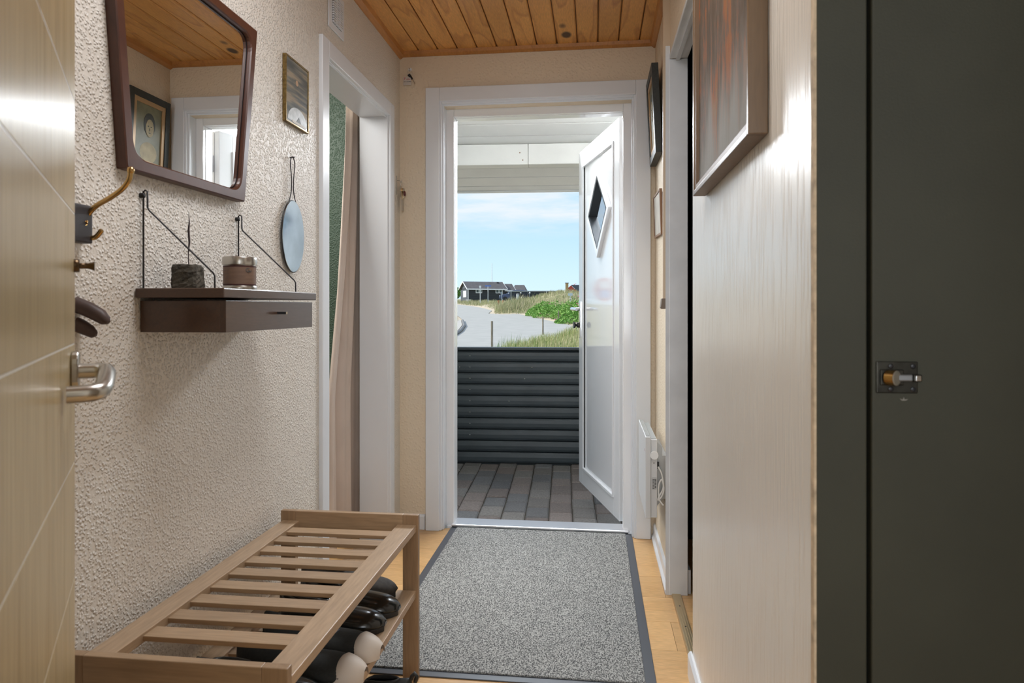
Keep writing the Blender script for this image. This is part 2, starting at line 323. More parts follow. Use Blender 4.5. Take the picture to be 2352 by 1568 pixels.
# --------- right doorway
dr = thing('door_2', None, None, (.31, 2.3, 0)); dr['kind'] = ST
MB().box(XR - .004, .349, R1, R1 + .014, 0, RZ).build('jamb', WHITE_W, dr, bevel=.002)
MB().box(XR - .004, .349, R0, R1, RZ, RZ + .014).build('head', WHITE_W, dr, bevel=.002)
MB().box(XR + .02, XR + .034, R0, R1, RZ - .008, RZ).build('stop_bead', WHITE_W, dr)
MB().box(XR - .018, XR - .001, R1 + .002, R1 + .004, 0, RZ + .05).build('casing', WHITE_W, dr)
th = MB().prism([(.288, R0 + .0, .0), (.291, R0, .006), (.322, R0, .006), (.325, R0, .0)], (0, R0, 0), (0, R1, 0)).build('threshold', mat('gold aluminium', (.72, .58, .36), .3, 1), dr)
for yy in (2.13, 2.36, 2.52):
    MB().lathe((.3065, yy, .006), [(.003, 0), (.003, .0006)], 10).build('screw', BLACKM, th)
for k in range(4):
    MB().box(.293 + k * .008, .2955 + k * .008, R0 + .01, R1 - .01, .006, .0072).build('ridge', MATS['gold aluminium'], th)
# --------- baseboards
def base(n, poly, a, b, m=WHITE): MB().prism(poly, a, b).build(n, m, kind=ST)
bp = lambda y: [(XR, y, 0), (XR - .019, y, 0), (XR - .019, y, .012), (XR - .010, y, .022), (XR - .010, y, .062), (XR - .004, y, .070), (XR, y, .070)]
base('baseboard_right', bp(R1 + .012), (0, R1 + .012, 0), (0, YF, 0))
bq = [(XR, .93, 0), (XR - .012, .93, 0), (XR - .012, .93, .062), (XR - .006, .93, .072), (XR, .93, .072)]
base('baseboard_right', bq, (0, .93, 0), (0, R0 + .012, 0))
bl = [(XL, .2, 0), (XL + .013, .2, 0), (XL + .013, .2, .062), (XL + .006, .2, .072), (XL, .2, .072)]
base('baseboard_left', bl, (0, .2, 0), (0, D0 - c + .012, 0))
base('baseboard_front', [(XL, YF, 0), (XL, YF - .013, 0), (XL, YF - .013, .062), (XL, YF - .006, .072), (XL, YF, .072)], (XL, 0, 0), (OX0 - .122, 0, 0))
# --------- entrance door casing (stepped)
en = thing('door_3', None, None, (-.28, YF, 0)); en['kind'] = ST
CX0, CX1, CZ = -.815, .262, 2.152
def frame3(name, x0, x1, zt, wd, y0, y1, m, z0=0, bev=.003):
    MB().box(x0, x0 + wd, y0, y1, z0, zt).build(name, m, en, bevel=bev)
    MB().box(x1 - wd, x1, y0, y1, z0, zt).build(name, m, en, bevel=bev)
    MB().box(x0 + wd, x1 - wd, y0 + .0003, y1, zt - wd, zt).build(name, m, en, bevel=bev)
frame3('casing', CX0, CX1, CZ, .068, YF - .026, YF + .002, WHITE)
frame3('bead', CX0 + .064, CX1 - .064, CZ - .064, .014, YF - .017, YF + .012, WHITE)
frame3('jamb', CX0 + .070, CX1 - .070, CZ - .070, .016, YF - .004, YF + .11, WHITE)
frame3('door_frame', CX0 + .084, CX1 - .084, CZ - .084, .040, YF + .055, YF + .145, PVC)
frame3('frame_lip', CX0 + .118, CX1 - .118, CZ - .118, .008, YF + .075, YF + .10, PVC)
MB().box(OX0 + .0, OX1 - .0, YF + .03, YF + .14, -.01, .018).build('threshold', mat('aluminium threshold', (.80, .80, .82), .3, .8), en, bevel=.004)
MB().box(OX0 - .02, OX1 + .02, YF + .03, YF + .075, -.02, .010).build('sill_strip', WHITE, en, bevel=.002)
# outer faces of the house: outside wall
OUTW = mat('outside wall paint', (.62, .61, .58), .8)
MB().box(-4.6, OX0 - .05, YF + .2, YF + .26, -.3, 2.45).box(OX1 + .06, 3.2, YF + .2, YF + .26, -.3, 2.45).box(OX0 - .05, OX1 + .06, YF + .2, YF + .26, OZ + .03, 2.45).build('wall_outer', OUTW, kind=ST)
# ================================================================== entrance leaf (open outward)
HX, HY = .1234, 3.455
dx, dy = -.2681, .9634
# leaf frame: s along leaf from hinge, n = inner face normal (towards left), z
LM = Matrix(((dx, -dy, 0, HX), (dy, dx, 0, HY), (0, 0, 1, 0), (0, 0, 0, 1)))
leaf = thing('front_door', 'white plastic entrance door with diamond window, swung open outward', 'door', (HX, HY, 0.02))
LW, LT, LZ0, LZ1 = .81, .058, .015, 2.035
def lbox(name, s0, s1, n0, n1, z0, z1, m, par=None, bev=.002, label=None):
    return MB().box(s0, s1, n0, n1, z0, z1, LM).build(name, m, par or leaf, bevel=bev, label=label)
FW = .095
lbox('stile', 0, FW, -LT, 0, LZ0, LZ1, PVC); lbox('stile', LW - FW, LW, -LT, 0, LZ0, LZ1, PVC)
lbox('rail', FW, LW - FW, -LT, 0, LZ1 - FW, LZ1, PVC); lbox('rail', FW, LW - FW, -LT, 0, LZ0, LZ0 + FW, PVC)
# overlap lips on inner side of the sash
for (s0, s1, z0, z1) in ((FW - .004, FW + .012, LZ0 + FW, LZ1 - FW), (LW - FW - .012, LW - FW + .004, LZ0 + FW, LZ1 - FW)):
    lbox('glazing_bead', s0, s1, -.02, .006, z0, z1, PVC)
lbox('glazing_bead', FW + .012, LW - FW - .012, -.02, .006, LZ1 - FW - .012, LZ1 - FW + .004, PVC)
lbox('glazing_bead', FW + .012, LW - FW - .012, -.02, .006, LZ0 + FW - .004, LZ0 + FW + .012, PVC)
lbox('seal', LW - FW - .016, LW - FW - .012, -.03, -.002, LZ0 + FW + .012, LZ1 - FW - .012, SEAL)
# infill panel with a diamond hole
dc = (.376, 1.61); da, db = .222, .245
hole = [(dc[0], dc[1] + db * .80), (dc[0] + da * .80, dc[1]), (dc[0], dc[1] - db * .80), (dc[0] - da * .80, dc[1])]
s0, s1, z0, z1 = FW + .012, LW - FW - .012, LZ0 + FW + .012, LZ1 - FW - .012
def panel_with_hole(nf, nb):
    mb = MB(); out = [(dc[0], z1), (s1, z1), (s1, dc[1]), (s1, z0), (dc[0], z0), (s0, z0), (s0, dc[1]), (s0, z1)]
    hh = [hole[0], None, hole[1], None, hole[2], None, hole[3], None]
    for nn, flip in ((nf, 0), (nb, 1)):
        V = [LM @ Vector((a, nn, b)) for a, b in out] + [LM @ Vector((a, nn, b)) for a, b in hole]
        F = []
        for k in range(4):
            a, b, c2 = 2 * k, 2 * k + 1, (2 * k + 2) % 8
            F += [(a, b, c2, 8 + (k + 1) % 4, 8 + k)]
        F = [f[::-1] if flip else f for f in F]; mb.add(V, F)
    V = [LM @ Vector((a, nn, b)) for nn in (nf, nb) for a, b in hole]
    mb.add(V, [(k, (k + 1) % 4, (k + 1) % 4 + 4, k + 4) for k in range(4)]); return mb
panel_with_hole(-.008, -.045).build('panel', mat('gloss white infill', (.87, .88, .90), .05, spec=.7, coat=.6), leaf)
# diamond moulding
def diamond(mb, ka, kb, n0, n1):
    o = [(dc[0], dc[1] + db * ka), (dc[0] + da * ka, dc[1]), (dc[0], dc[1] - db * ka), (dc[0] - da * ka, dc[1])]
    i = [(dc[0], dc[1] + db * kb), (dc[0] + da * kb, dc[1]), (dc[0], dc[1] - db * kb), (dc[0] - da * kb, dc[1])]
    V = [LM @ Vector((a, nn, b)) for nn in (n0, n1) for q in (o, i) for a, b in q]
    F = []
    for k in range(4):
        j = (k + 1) % 4
        F += [(k, j, j + 8, k + 8), (k + 4, k + 12, j + 12, j + 4), (k + 8, j + 8, j + 12, k + 12), (k, k + 4, j + 4, j)]
    return mb.add(V, F)
dm = diamond(MB(), 1.02, .84, -.009, .011).build('window_moulding', PVC, leaf, bevel=.003)
diamond(MB(), .838, .76, -.0445, .009).build('window_spacer', mat('grey rebate', (.035, .04, .045), .4), leaf)
MB().prism([LM @ Vector((a, -.040, b)) for a, b in hole], (0, 0, 0), tuple(LM.to_3x3() @ Vector((0, .004, 0)))).build('window_pane', GLASSM, leaf)
# handle set
hp = LW - .035
pl = lbox('handle_plate', hp - .014, hp + .016, 0, .008, .90, 1.125, CHROME)
hd = MB().tube([LM @ Vector(p) for p in ((hp, .008, 1.077), (hp, .035, 1.077), (hp, .05, 1.077), (hp - .008, .057, 1.077), (hp - .05, .06, 1.076), (hp - .125, .056, 1.072))], [.011, .010, .010, .0105, .010, .008], 12).build('handle', CHROME, pl)
kb = MB().tube([LM @ Vector(p) for p in ((hp, .008, .978), (hp, .02, .978), (hp, .0201, .978), (hp, .034, .978), (hp, .0341, .978), (hp, .044, .978))], [.016, .016, .009, .009, .019, .018], 16).build('lock_knob', DARKP, pl)
# edge groove strips at hinge end and hinges
lbox('edge_groove', -.0006, .0005, -.036, -.032, LZ0 + .01, LZ1 - .01, mat('edge shadow line', (.35, .36, .38), .5), bev=0)
for hz in (.25, 1.05, 1.86):
    lbox('hinge', -.02, .0, -.056, -.038, hz - .045, hz + .045, PVC)
# ================================================================== mat
mt = thing('entrance_mat', 'grey ribbed entrance mat with black rubber border on the wooden floor', 'mat', (-.25, 2.65, 0))
MB().box(-.70, .178, 1.955, 3.312, 0.0005, .004).build('rubber_border', mat('black rubber', (.055, .062, .075), .35), mt, bevel=.001)
MATC = bpy.data.materials.new('grey mat pile'); MATC.use_nodes = True; t = MATC.node_tree; p = t.nodes['Principled BSDF']
g = N(t, 'ShaderNodeNewGeometry'); mpp = N(t, 'ShaderNodeMapping'); mpp.inputs['Scale'].default_value = (1, .5, 1); t.links.new(g.outputs['Position'], mpp.inputs[0])
n = N(t, 'ShaderNodeTexNoise'); n.inputs['Scale'].default_value = 300; n.inputs['Detail'].default_value = 3; t.links.new(mpp.outputs[0], n.inputs[0])
rp = N(t, 'ShaderNodeValToRGB'); rp.color_ramp.elements[0].position = .38; rp.color_ramp.elements[1].position = .62; rp.color_ramp.elements[0].color = (.075, .078, .08, 1); rp.color_ramp.elements[1].color = (.43, .43, .41, 1)
t.links.new(n.outputs[0], rp.inputs[0]); t.links.new(rp.outputs[0], p.inputs['Base Color']); p.inputs['Roughness'].default_value = 1; p.inputs['Specular IOR Level'].default_value = .1
b = N(t, 'ShaderNodeBump'); b.inputs['Distance'].default_value = .003; b.inputs['Strength'].default_value = .8; t.links.new(n.outputs[0], b.inputs['Height']); t.links.new(b.outputs[0], p.inputs['Normal'])
MB().box(-.668, .146, 1.985, 3.290, .004, .009).build('pile', MATC, mt, bevel=.001)
# ================================================================== wooden leaf at left
PX, PY = -.7176, .8704; ex, ey = -.5686, .8226
BM = Matrix(((ex, ey, 0, PX), (ey, -ex, 0, PY), (0, 0, 1, 0), (0, 0, 0, 1)))   # (s, n, z)
wd = thing('veneered_door', 'pale birch veneered interior door with grooves, open at left edge', 'door', (PX, PY, 0.01))
MB().box(-.82, -.001, -.040, -.004, .01, 2.03, BM).build('core', BIRCH, wd)
zs = [.01, .22, .38, .543, .706, .867, 1.031, 1.211, 1.367, 1.53, 1.69, 1.85, 2.03]
for a, b in zip(zs[:-1], zs[1:]):
    MB().box(-.82, 0, -.004, 0, a + .0012, b - .0012, BM).build('panel', BIRCH, wd, bevel=.0006)
INLAY = mat('pale inlay', (.80, .78, .72), .25)
for a in zs[1:-1]:
    MB().box(-.82, -.0004, -.004, -.0004, a - .0011, a + .0011, BM).build('inlay', INLAY, wd)
hp_ = MB().prism([BM @ Vector((-.048 + .0155 * math.cos(k * math.pi / 8), 0, .998 + (.0095 if k < 9 else -.0095) + .0155 * math.sin(k * math.pi / 8))) for k in range(17)][:17], (0, 0, 0), tuple(BM.to_3x3() @ Vector((0, .009, 0)))).build('handle_plate', METAL, wd, bevel=.002)
def T(M, pts): return [M @ Vector(p) for p in pts]
lev = [(-.048, .008, .996), (-.048, .026, .996), (-.049, .035, .996), (-.055, .0405, .9955), (-.066, .042, .994), (-.10, .042, .987), (-.125, .041, .981), (-.139, .038, .978), (-.146, .031, .977), (-.148, .02, .976), (-.149, .004, .976)]
MB().tube(T(BM, lev), [.010] * 3 + [.0105] * 2 + [.0108] * 4 + [.0105] * 2, 16).build('handle', METAL, wd)
lt = MB().tube(T(BM, [(-.008, 0, 1.139), (-.008, .006, 1.139), (-.008, .0061, 1.139), (-.008, .016, 1.139), (-.008, .024, 1.139)]), [.009, .009, .004, .004, .0065], 12).build('latch_stud', mat('dark bronze', (.12, .08, .045), .3, 1), wd)
# ================================================================== green cupboard
cu = thing('green_cupboard', 'dark olive painted cupboard front with latch at right', 'cupboard', (.75, .93, 0))
MB().box(.283, .344, .915, .93, 0, 2.36).build('frame_board', OLIVE, cu, bevel=.002)
MB().box(.349, 1.09, .913, .93, 0.03, 2.36).build('door', OLIVE, cu, bevel=.003)
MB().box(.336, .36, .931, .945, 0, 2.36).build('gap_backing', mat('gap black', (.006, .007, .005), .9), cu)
# ragged paint line where the cupboard meets the plaster
MB().box(.2802, .2835, .9165, .9295, 0, 2.36).build('filler_strip', mat('raw filler', (.50, .38, .25), .8, noise=(60, .3)), cu)
# latch
lat = thing('latch', None, None, (0, 0, 0)); lat.parent = cu
lat.location = Vector((.378, .913, .993)) - Vector(cu.location)
AN = mat('antique bronze', (.045, .042, .034), .32, .9, noise=(80, .3))
x0, x1, z0, z1 = .3536, .4030, .9733, 1.0132
MB().box(x0, x1, .9105, .913, z0, z1).build('plate', AN, lat, bevel=.0035, segs=3)
MB().box(x0 + .004, x0 + .032, .908, .9105, z0 + .010, z1 - .010).build('housing', AN, lat, bevel=.002)
kd = Vector((.62, -.78, 0)); kc = Vector((x0 + .0135, .910, .993))
th_k = MB().tube([kc, kc + kd * .011], [.0098, .0098], 22).build('thumb_turn', BRASS, lat, bevel=.0006)
MB().tube([kc + kd * .0111, kc + kd * .0118], [.0095, .0080], 22).build('thumb_cap', mat('worn nickel', (.55, .52, .44), .35, .8), lat)
MB().box(x0 + .015, x0 + .041, .9035, .9085, .9885, .9975).build('bolt', mat('dull steel', (.25, .25, .25), .4, .9), lat, bevel=.002)
MB().box(x0 + .041, x0 + .051, .9025, .909, .9885, .9975).build('catch', AN, lat, bevel=.0015)
MB().box(x0 + .043, x0 + .0495, .9015, .903, .9895, .9965).build('catch_face', CHROME, lat, bevel=.0008)
for sx in (x0 + .017, x1 - .006):
    for sz in (z0 + .005, z1 - .006):
        MB().lathe((sx, .9104, sz), [(.0034, 0), (.003, -.0008), (.001, -.0008)], 12, 'y').build('screw', BLACKM, lat)
chip = [(.3822, .9665), (.3860, .9650), (.3872, .9685), (.3880, .9652), (.3925, .9660), (.3895, .9640), (.3850, .9638)]
MB().prism([(x, .9128, z) for x, z in chip], (0, 0, 0), (0, .0004, 0)).build('paint_chip', mat('chipped undercoat', (.22, .20, .17), .8), cu)
# ================================================================== big painting on right wall
ART = bpy.data.materials.new('autumn abstract canvas'); ART.use_nodes = True; t = ART.node_tree; p = t.nodes['Principled BSDF']
g = N(t, 'ShaderNodeNewGeometry'); sp = N(t, 'ShaderNodeSeparateXYZ'); t.links.new(g.outputs['Position'], sp.inputs[0])
mpp = N(t, 'ShaderNodeMapping'); mpp.inputs['Scale'].default_value = (1, 14, 3.2); t.links.new(g.outputs['Position'], mpp.inputs[0])
n = N(t, 'ShaderNodeTexNoise'); n.inputs['Scale'].default_value = 1.5; n.inputs['Detail'].default_value = 9; n.inputs['Roughness'].default_value = .72; t.links.new(mpp.outputs[0], n.inputs[0])
rp = N(t, 'ShaderNodeValToRGB'); ee = rp.color_ramp.elements; ee[0].position = .30; ee[0].color = (.05, .06, .058, 1); ee[1].position = .75; ee[1].color = (.34, .21, .10, 1)
for ps, c_ in ((.42, (.10, .065, .04)), (.50, (.12, .09, .068)), (.56, (.26, .09, .035)), (.64, (.20, .115, .055))): q = ee.new(ps); q.color = (*c_, 1)
t.links.new(n.outputs[0], rp.inputs[0])
n2 = N(t, 'ShaderNodeTexNoise'); n2.inputs['Scale'].default_value = .9; t.links.new(mpp.outputs[0], n2.inputs[0])
ad = N(t, 'ShaderNodeMath', operation='MULTIPLY_ADD'); ad.inputs[1].default_value = .5; t.links.new(n2.outputs[0], ad.inputs[0]); t.links.new(sp.outputs[2], ad.inputs[2])
mr = N(t, 'ShaderNodeMapRange'); mr.interpolation_type = 'SMOOTHSTEP'; mr.inputs[1].default_value = 1.62; mr.inputs[2].default_value = 1.86; t.links.new(ad.outputs[0], mr.inputs[0])
mx = N(t, 'ShaderNodeMix', data_type='RGBA'); t.links.new(mr.outputs[0], mx.inputs[0]); mx.inputs[6].default_value = (.25, .24, .215, 1); t.links.new(rp.outputs[0], mx.inputs[7])
t.links.new(mx.outputs[2], p.inputs['Base Color']); p.inputs['Roughness'].default_value = .75; p.inputs['Specular IOR Level'].default_value = .15
b = N(t, 'ShaderNodeBump'); b.inputs['Distance'].default_value = .002; t.links.new(n.outputs[0], b.inputs['Height']); t.links.new(b.outputs[0], p.inputs['Normal'])
pa = thing('large_painting', 'large abstract painting, orange brown over grey, wooden frame, near right wall', 'painting', (XR, 1.45, 1.37))
y0, y1, z0, z1, xf = 1.165, 1.80, 1.368, 2.25, .252
MB().box(xf, XR - .001, y0, y0 + .012, z0, z1).build('frame', FRAMEOAK, pa, bevel=.0015)
MB().box(xf, XR - .001, y1 - .018, y1, z0, z1).build('frame', FRAMEOAK, pa, bevel=.0015)
MB().box(xf, XR - .001, y0 + .012, y1 - .018, z0, z0 + .012).build('frame', FRAMEOAK, pa, bevel=.0015)
MB().box(xf, XR - .001, y0 + .012, y1 - .018, z1 - .012, z1).build('frame', FRAMEOAK, pa, bevel=.0015)
MB().box(xf + .010, xf + .02, y0 + .012, y1 - .018, z0 + .012, z1 - .012).build('canvas', ART, pa)
MB().box(xf + .003, xf + .010, y1 - .034, y1 - .018, z0 + .012, z1 - .012).box(xf + .003, xf + .010, y0 + .012, y1 - .034, z0 + .012, z0 + .024).build('inner_slip', mat('slip brown', (.16, .095, .05), .5), pa)
# ================================================================== portrait in black frame
po = thing('portrait_picture', 'black framed portrait with cream mount, leaning out high on right wall', 'picture', (XR, 3.05, 1.73))
def pf(a, y, z):  # a = distance in from front face; picture leans out at the top
    tx = .255 - (z - 1.733) / .375 * .018
    return (tx + a, y, z)
def pbox(name, y0, y1, z0, z1, a0, a1, m, bev=.001, par=None):
    vs = [pf(a, y, z) for a in (a0, a1) for y in (y0, y1) for z in (z0, z1)]
    return MB().add(vs, [(0, 1, 3, 2), (4, 6, 7, 5), (0, 4, 5, 1), (2, 3, 7, 6), (0, 2, 6, 4), (1, 5, 7, 3)]).build(name, m, par or po, bevel=bev)
BLKF = mat('black stained frame', (.018, .020, .016), .45, noise=(150, .4))
GOLD = mat('gilt slip', (.42, .26, .12), .4, .2)
Y0, Y1, Z0, Z1 = 2.905, 3.205, 1.733, 2.108
fw = .032
pbox('frame', Y0, Y0 + fw, Z0, Z1, .0, .028, BLKF); pbox('frame', Y1 - fw, Y1, Z0, Z1, .0, .028, BLKF)
pbox('frame', Y0 + fw, Y1 - fw, Z0, Z0 + fw, .0, .028, BLKF); pbox('frame', Y0 + fw, Y1 - fw, Z1 - fw, Z1, .0, .028, BLKF)
a = fw; g2 = fw + .022
pbox('slip', Y0 + a, Y0 + g2, Z0 + a, Z1 - a, .004, .02, GOLD); pbox('slip', Y1 - g2, Y1 - a, Z0 + a, Z1 - a, .004, .02, GOLD)
pbox('slip', Y0 + g2, Y1 - g2, Z0 + a, Z0 + g2, .004, .02, GOLD); pbox('slip', Y0 + g2, Y1 - g2, Z1 - g2, Z1 - a, .004, .02, GOLD)
pbox('print', Y0 + g2, Y1 - g2, Z0 + g2, Z1 - g2, .010, .02, mat('olive print ground', (.17, .165, .095), .5, noise=(18, .25)), 0)
def blob(name, cy, cz, ry, rz, m, a, n=20):
    P = [pf(a, cy + ry * math.cos(2 * math.pi * k / n), cz + rz * math.sin(2 * math.pi * k / n)) for k in range(n)]
    MB().prism(P, (0, 0, 0), (.0012, 0, 0)).build(name, m, po)
mk = mat('print dark wash', (.045, .05, .045), .6); fkc = mat('print pale wash', (.42, .35, .20), .6, noise=(30, .2))
cyp = 3.062
blob('print_shoulders', cyp, 1.83, .062, .05, fkc, .0095); blob('print_hair', cyp, 1.965, .042, .055, mk, .0088); blob('print_face', cyp + .002, 1.948, .029, .043, fkc, .0078)
for q in (-.011, .011): blob('print_eye', cyp + q, 1.956, .005, .0025, mk, .0068, 10)
blob('print_mouth', cyp, 1.925, .008, .002, mk, .0068, 10); blob('print_nose', cyp + .001, 1.942, .002, .008, mk, .0068, 8)
# ================================================================== small picture
sm = thing('small_picture', 'small thin wooden framed pale picture, slightly crooked, below the black framed portrait', 'picture', (XR, 3.05, 1.4))
def q4(pts): return pts
Pn = [(.268, 2.885, 1.578), (.268, 3.195, 1.590), (.274, 3.195, 1.402), (.274, 2.885, 1.388)]
nx = .006
def quadframe(o, i0, wdt, m, name, par, back):
    c0 = sum((Vector(p) for p in o), Vector()) / 4
    for k in range(4):
        A, B = Vector(o[k]), Vector(o[(k + 1) % 4]); a = A + (c0 - A) * wdt; b = B + (c0 - B) * wdt
        MB().prism([A, B, b, a], (0, 0, 0), (back, 0, 0)).build(name, m, par)
    return [tuple(Vector(p) + (c0 - Vector(p)) * wdt) for p in o]
inn = quadframe(Pn, 0, .09, mat('thin walnut frame', (.24, .13, .07), .5), 'frame', sm, .0105)
MB().prism([Vector(p) + Vector((.003, 0, 0)) for p in inn], (0, 0, 0), (.004, 0, 0)).build('print', mat('pale print', (.52, .49, .43), .5, noise=(12, .12)), sm)
# ================================================================== cable duct + socket block
cd_ = thing('cable_duct', 'cream cable duct running down the right wall from the ceiling', 'duct', (XR, 2.655, 1.2))
MB().box(XR - .024, XR - .0005, 2.645, 2.68, 1.118, 2.334).build('cover', mat('duct cream', (.60, .47, .33), .45), cd_, bevel=.002)
MB().box(XR - .0255, XR, 2.643, 2.6445, 1.118, 2.334).build('edge', MATS['duct cream'], cd_)
MB().prism([(XR, 2.64, 1.118), (XR - .030, 2.64, 1.118), (XR - .034, 2.64, 1.085), (XR - .030, 2.64, 1.078), (XR, 2.64, 1.078)], (0, 2.64, 0), (0, 2.69, 0)).build('end_box', mat('brown bakelite', (.19, .14, .10), .45), cd_, bevel=.002)
# ================================================================== electric heater
he = thing('electric_heater', 'white wall mounted electric panel heater with round dial on right wall', 'heater', (XR, 2.95, .55))
HW = mat('heater white', (.66, .67, .68), .38)
GR = mat('grille grey', (.30, .32, .32), .5)
MB().box(.198, .218, 2.70, 3.12, .262, .58).build('front_panel', HW, he, bevel=.003)
MB().box(.2182, .244, 2.715, 3.11, .262, .568).build('body', HW, he, bevel=.003)
MB().box(.201, .215, 2.712, 3.105, .5802, .582).build('grille', GR, he)
MB().box(.222, .241, 2.725, 3.10, .5682, .570).build('grille', GR, he)
for k in range(26):
    yv = 2.72 + k * .0148
    MB().box(.2012, .2148, yv, yv + .004, .582, .5832).build('grille_bar', mat('grille bar', (.5, .52, .52), .5), he)
MB().lathe((.2315, 2.714, .508), [(.0165, 0), (.0165, -.012), (.0150, -.016)], 24, 'y').build('dial', mat('dial white', (.80, .81, .81), .35), he)
MB().lathe((.2315, 2.7145, .476), [(.0022, 0), (.0022, -.001)], 10, 'y').build('indicator', mat('indicator black', (.03, .03, .03), .4), he)
st = MB().box(.2245, .2415, 2.7135, 2.7148, .372, .420).build('rating_label', mat('label grey white', (.52, .53, .53), .5), he)
INK = mat('label ink', (.10, .10, .10), .6)
for k in range(7):
    MB().box(.226, .2315 + random.random() * .002, 2.7128, 2.7134, .376 + k * .0058, .3785 + k * .0058).build('print_line', INK, st)
for k in range(9):
    MB().box(.234 + (k % 3) * .0022, .2355 + (k % 3) * .0022, 2.7128, 2.7134, .378 + (k // 3) * .013, .388 + (k // 3) * .013).build('print_line', INK, st)
MB().box(.1975, .198, 2.72, 2.726, .521, .531).build('badge', mat('red badge', (.4, .06, .06), .5), he)
MB().prism([(.2445, 2.74, .30), (.266, 2.74, .33), (.266, 2.74, .535), (.2445, 2.74, .555)], (0, 2.74, 0), (0, 2.745, 0)).build('bracket', mat('zinc grey', (.42, .43, .43), .4, .4), he)
MB().box(.266, .284, 2.74, 3.08, .33, .50).build('bracket', MATS['zinc grey'], he)
def loop(pts, r, n=40):
    # catmull-rom
    P = [Vector(p) for p in pts]; P = [P[0]] + P + [P[-1]]; out = []
    for i in range(1, len(P) - 2):
        for k in range(8):
            t = k / 8; a, b, c, d = P[i - 1:i + 3]
            out.append(.5 * ((2 * b) + (c - a) * t + (2 * a - 5 * b + 4 * c - d) * t * t + (3 * b - a - 3 * c + d) * t ** 3))
    out.append(P[-2]); return out
MB().tube(loop([(.248, 2.725, .46), (.262, 2.722, .43), (.268, 2.722, .38), (.252, 2.722, .345), (.247, 2.722, .33), (.262, 2.722, .345), (.270, 2.722, .375), (.262, 2.722, .41), (.25, 2.722, .385), (.252, 2.722, .335), (.268, 2.722, .310)], 0), .0034, 8).build('cable', mat('cable white', (.75, .75, .73), .4), he)
MB().box(.2445, .252, 2.724, 2.732, .452, .478).build('cable_grommet', BLACKM, he)
# ================================================================== wall mirror (teak frame)
mi = thing('wall_mirror', 'large teak framed mirror tapering downward on the left stippled wall', 'mirror', (XL, 1.53, 1.36))
XF = XL + .024
out = [(1.262, 1.360), (1.726, 1.364), (1.795, 1.848), (1.212, 1.850)]
def rounded(poly, inset, rad, n=8):
    c0 = Vector((sum(p[0] for p in poly) / 4, sum(p[1] for p in poly) / 4)); L = []
    m = len(poly)
    E = []
    for k in range(m):
        a = Vector(poly[k]); b = Vector(poly[(k + 1) % m]); d = (b - a).normalized(); nn = Vector((-d.y, d.x))
        if (c0 - a).dot(nn) < 0: nn = -nn
        E.append((a + nn * inset, d))
    C = []
    for k in range(m):
        p, d = E[k - 1]; q, f = E[k]
        den = d.x * f.y - d.y * f.x; tt = ((q.x - p.x) * f.y - (q.y - p.y) * f.x) / den; C.append(p + d * tt)
    for k in range(m):
        a, b, c1 = C[k - 1], C[k], C[(k + 1) % m]
        u = (a - b).normalized(); v = (c1 - b).normalized(); p0 = b + u * rad; p2 = b + v * rad
        for j in range(n + 1):
            t = j / n; L.append(tuple(p0 * (1 - t) ** 2 + b * 2 * t * (1 - t) + p2 * t * t))
    return L
inn = rounded(out, .026, .045); oo = rounded(out, 0, .004)
def ring(mb, A, B, xa, xb):
    n = len(A); V = [(xa, *p) for p in A] + [(xb, *p) for p in B]
    return mb.add(V, [(k, (k + 1) % n, (k + 1) % n + n, k + n) for k in range(n)])
mb = MB(); ring(mb, oo, oo, XL + .0005, XF - .002); ring(mb, oo, rounded(out, .003, .006), XF - .002, XF)
ring(mb, rounded(out, .003, .006), rounded(out, .023, .044), XF, XF); ring(mb, rounded(out, .023, .044), inn, XF, XF - .003); ring(mb, inn, inn, XF - .003, XF - .014)
mb.build('frame', TEAK, mi)
MB().add([(XF - .013, *p) for p in inn], [tuple(range(len(inn)))]).build('glass', MIRROR, mi)
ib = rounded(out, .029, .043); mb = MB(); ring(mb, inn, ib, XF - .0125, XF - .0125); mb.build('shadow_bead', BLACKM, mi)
MB().box(XL + .0006, XF - .014, 1.30, 1.70, 1.42, 1.80).build('backing', mat('backing board', (.1, .07, .05), .8), mi)
# ================================================================== small picture frame on the left wall
ph = thing('postcard_frame', 'small brass edged picture of a grey seascape on the left wall', 'picture', (XL, 2.077, 1.655))
ya, yb, za, zb = 1.993, 2.161, 1.656, 1.863
bk = XL + .0135
for nm, b_ in (('frame', (XL + .001, bk, ya, ya + .005, za, zb)), ('frame', (XL + .001, bk, yb - .005, yb, za, zb)), ('frame', (XL + .001, bk, ya + .005, yb - .005, za, za + .005)), ('frame', (XL + .001, bk, ya + .005, yb - .005, zb - .005, zb))):
    MB().box(*b_).build(nm, mat('aged brass edge', (.22, .15, .055), .35, .8, noise=(120, .4)), ph, bevel=.001)
SEA = bpy.data.materials.new('seascape print'); SEA.use_nodes = True; t = SEA.node_tree; p = t.nodes['Principled BSDF']
g = N(t, 'ShaderNodeNewGeometry'); mpp = N(t, 'ShaderNodeMapping'); mpp.inputs['Scale'].default_value = (1, 6, 55); t.links.new(g.outputs['Position'], mpp.inputs[0])
n = N(t, 'ShaderNodeTexNoise'); n.inputs['Scale'].default_value = 1.2; n.inputs['Detail'].default_value = 5; t.links.new(mpp.outputs[0], n.inputs[0])
rp = N(t, 'ShaderNodeValToRGB'); ee = rp.color_ramp.elements; ee[0].position = .35; ee[0].color = (.10, .115, .115, 1); ee[1].position = .66; ee[1].color = (.34, .29, .22, 1); q = ee.new(.5); q.color = (.17, .18, .17, 1)
t.links.new(n.outputs[0], rp.inputs[0]); t.links.new(rp.outputs[0], p.inputs['Base Color']); p.inputs['Roughness'].default_value = .15
MB().box(XL + .002, bk - .003, ya + .005, yb - .005, za + .005, zb - .005).build('print', SEA, ph)
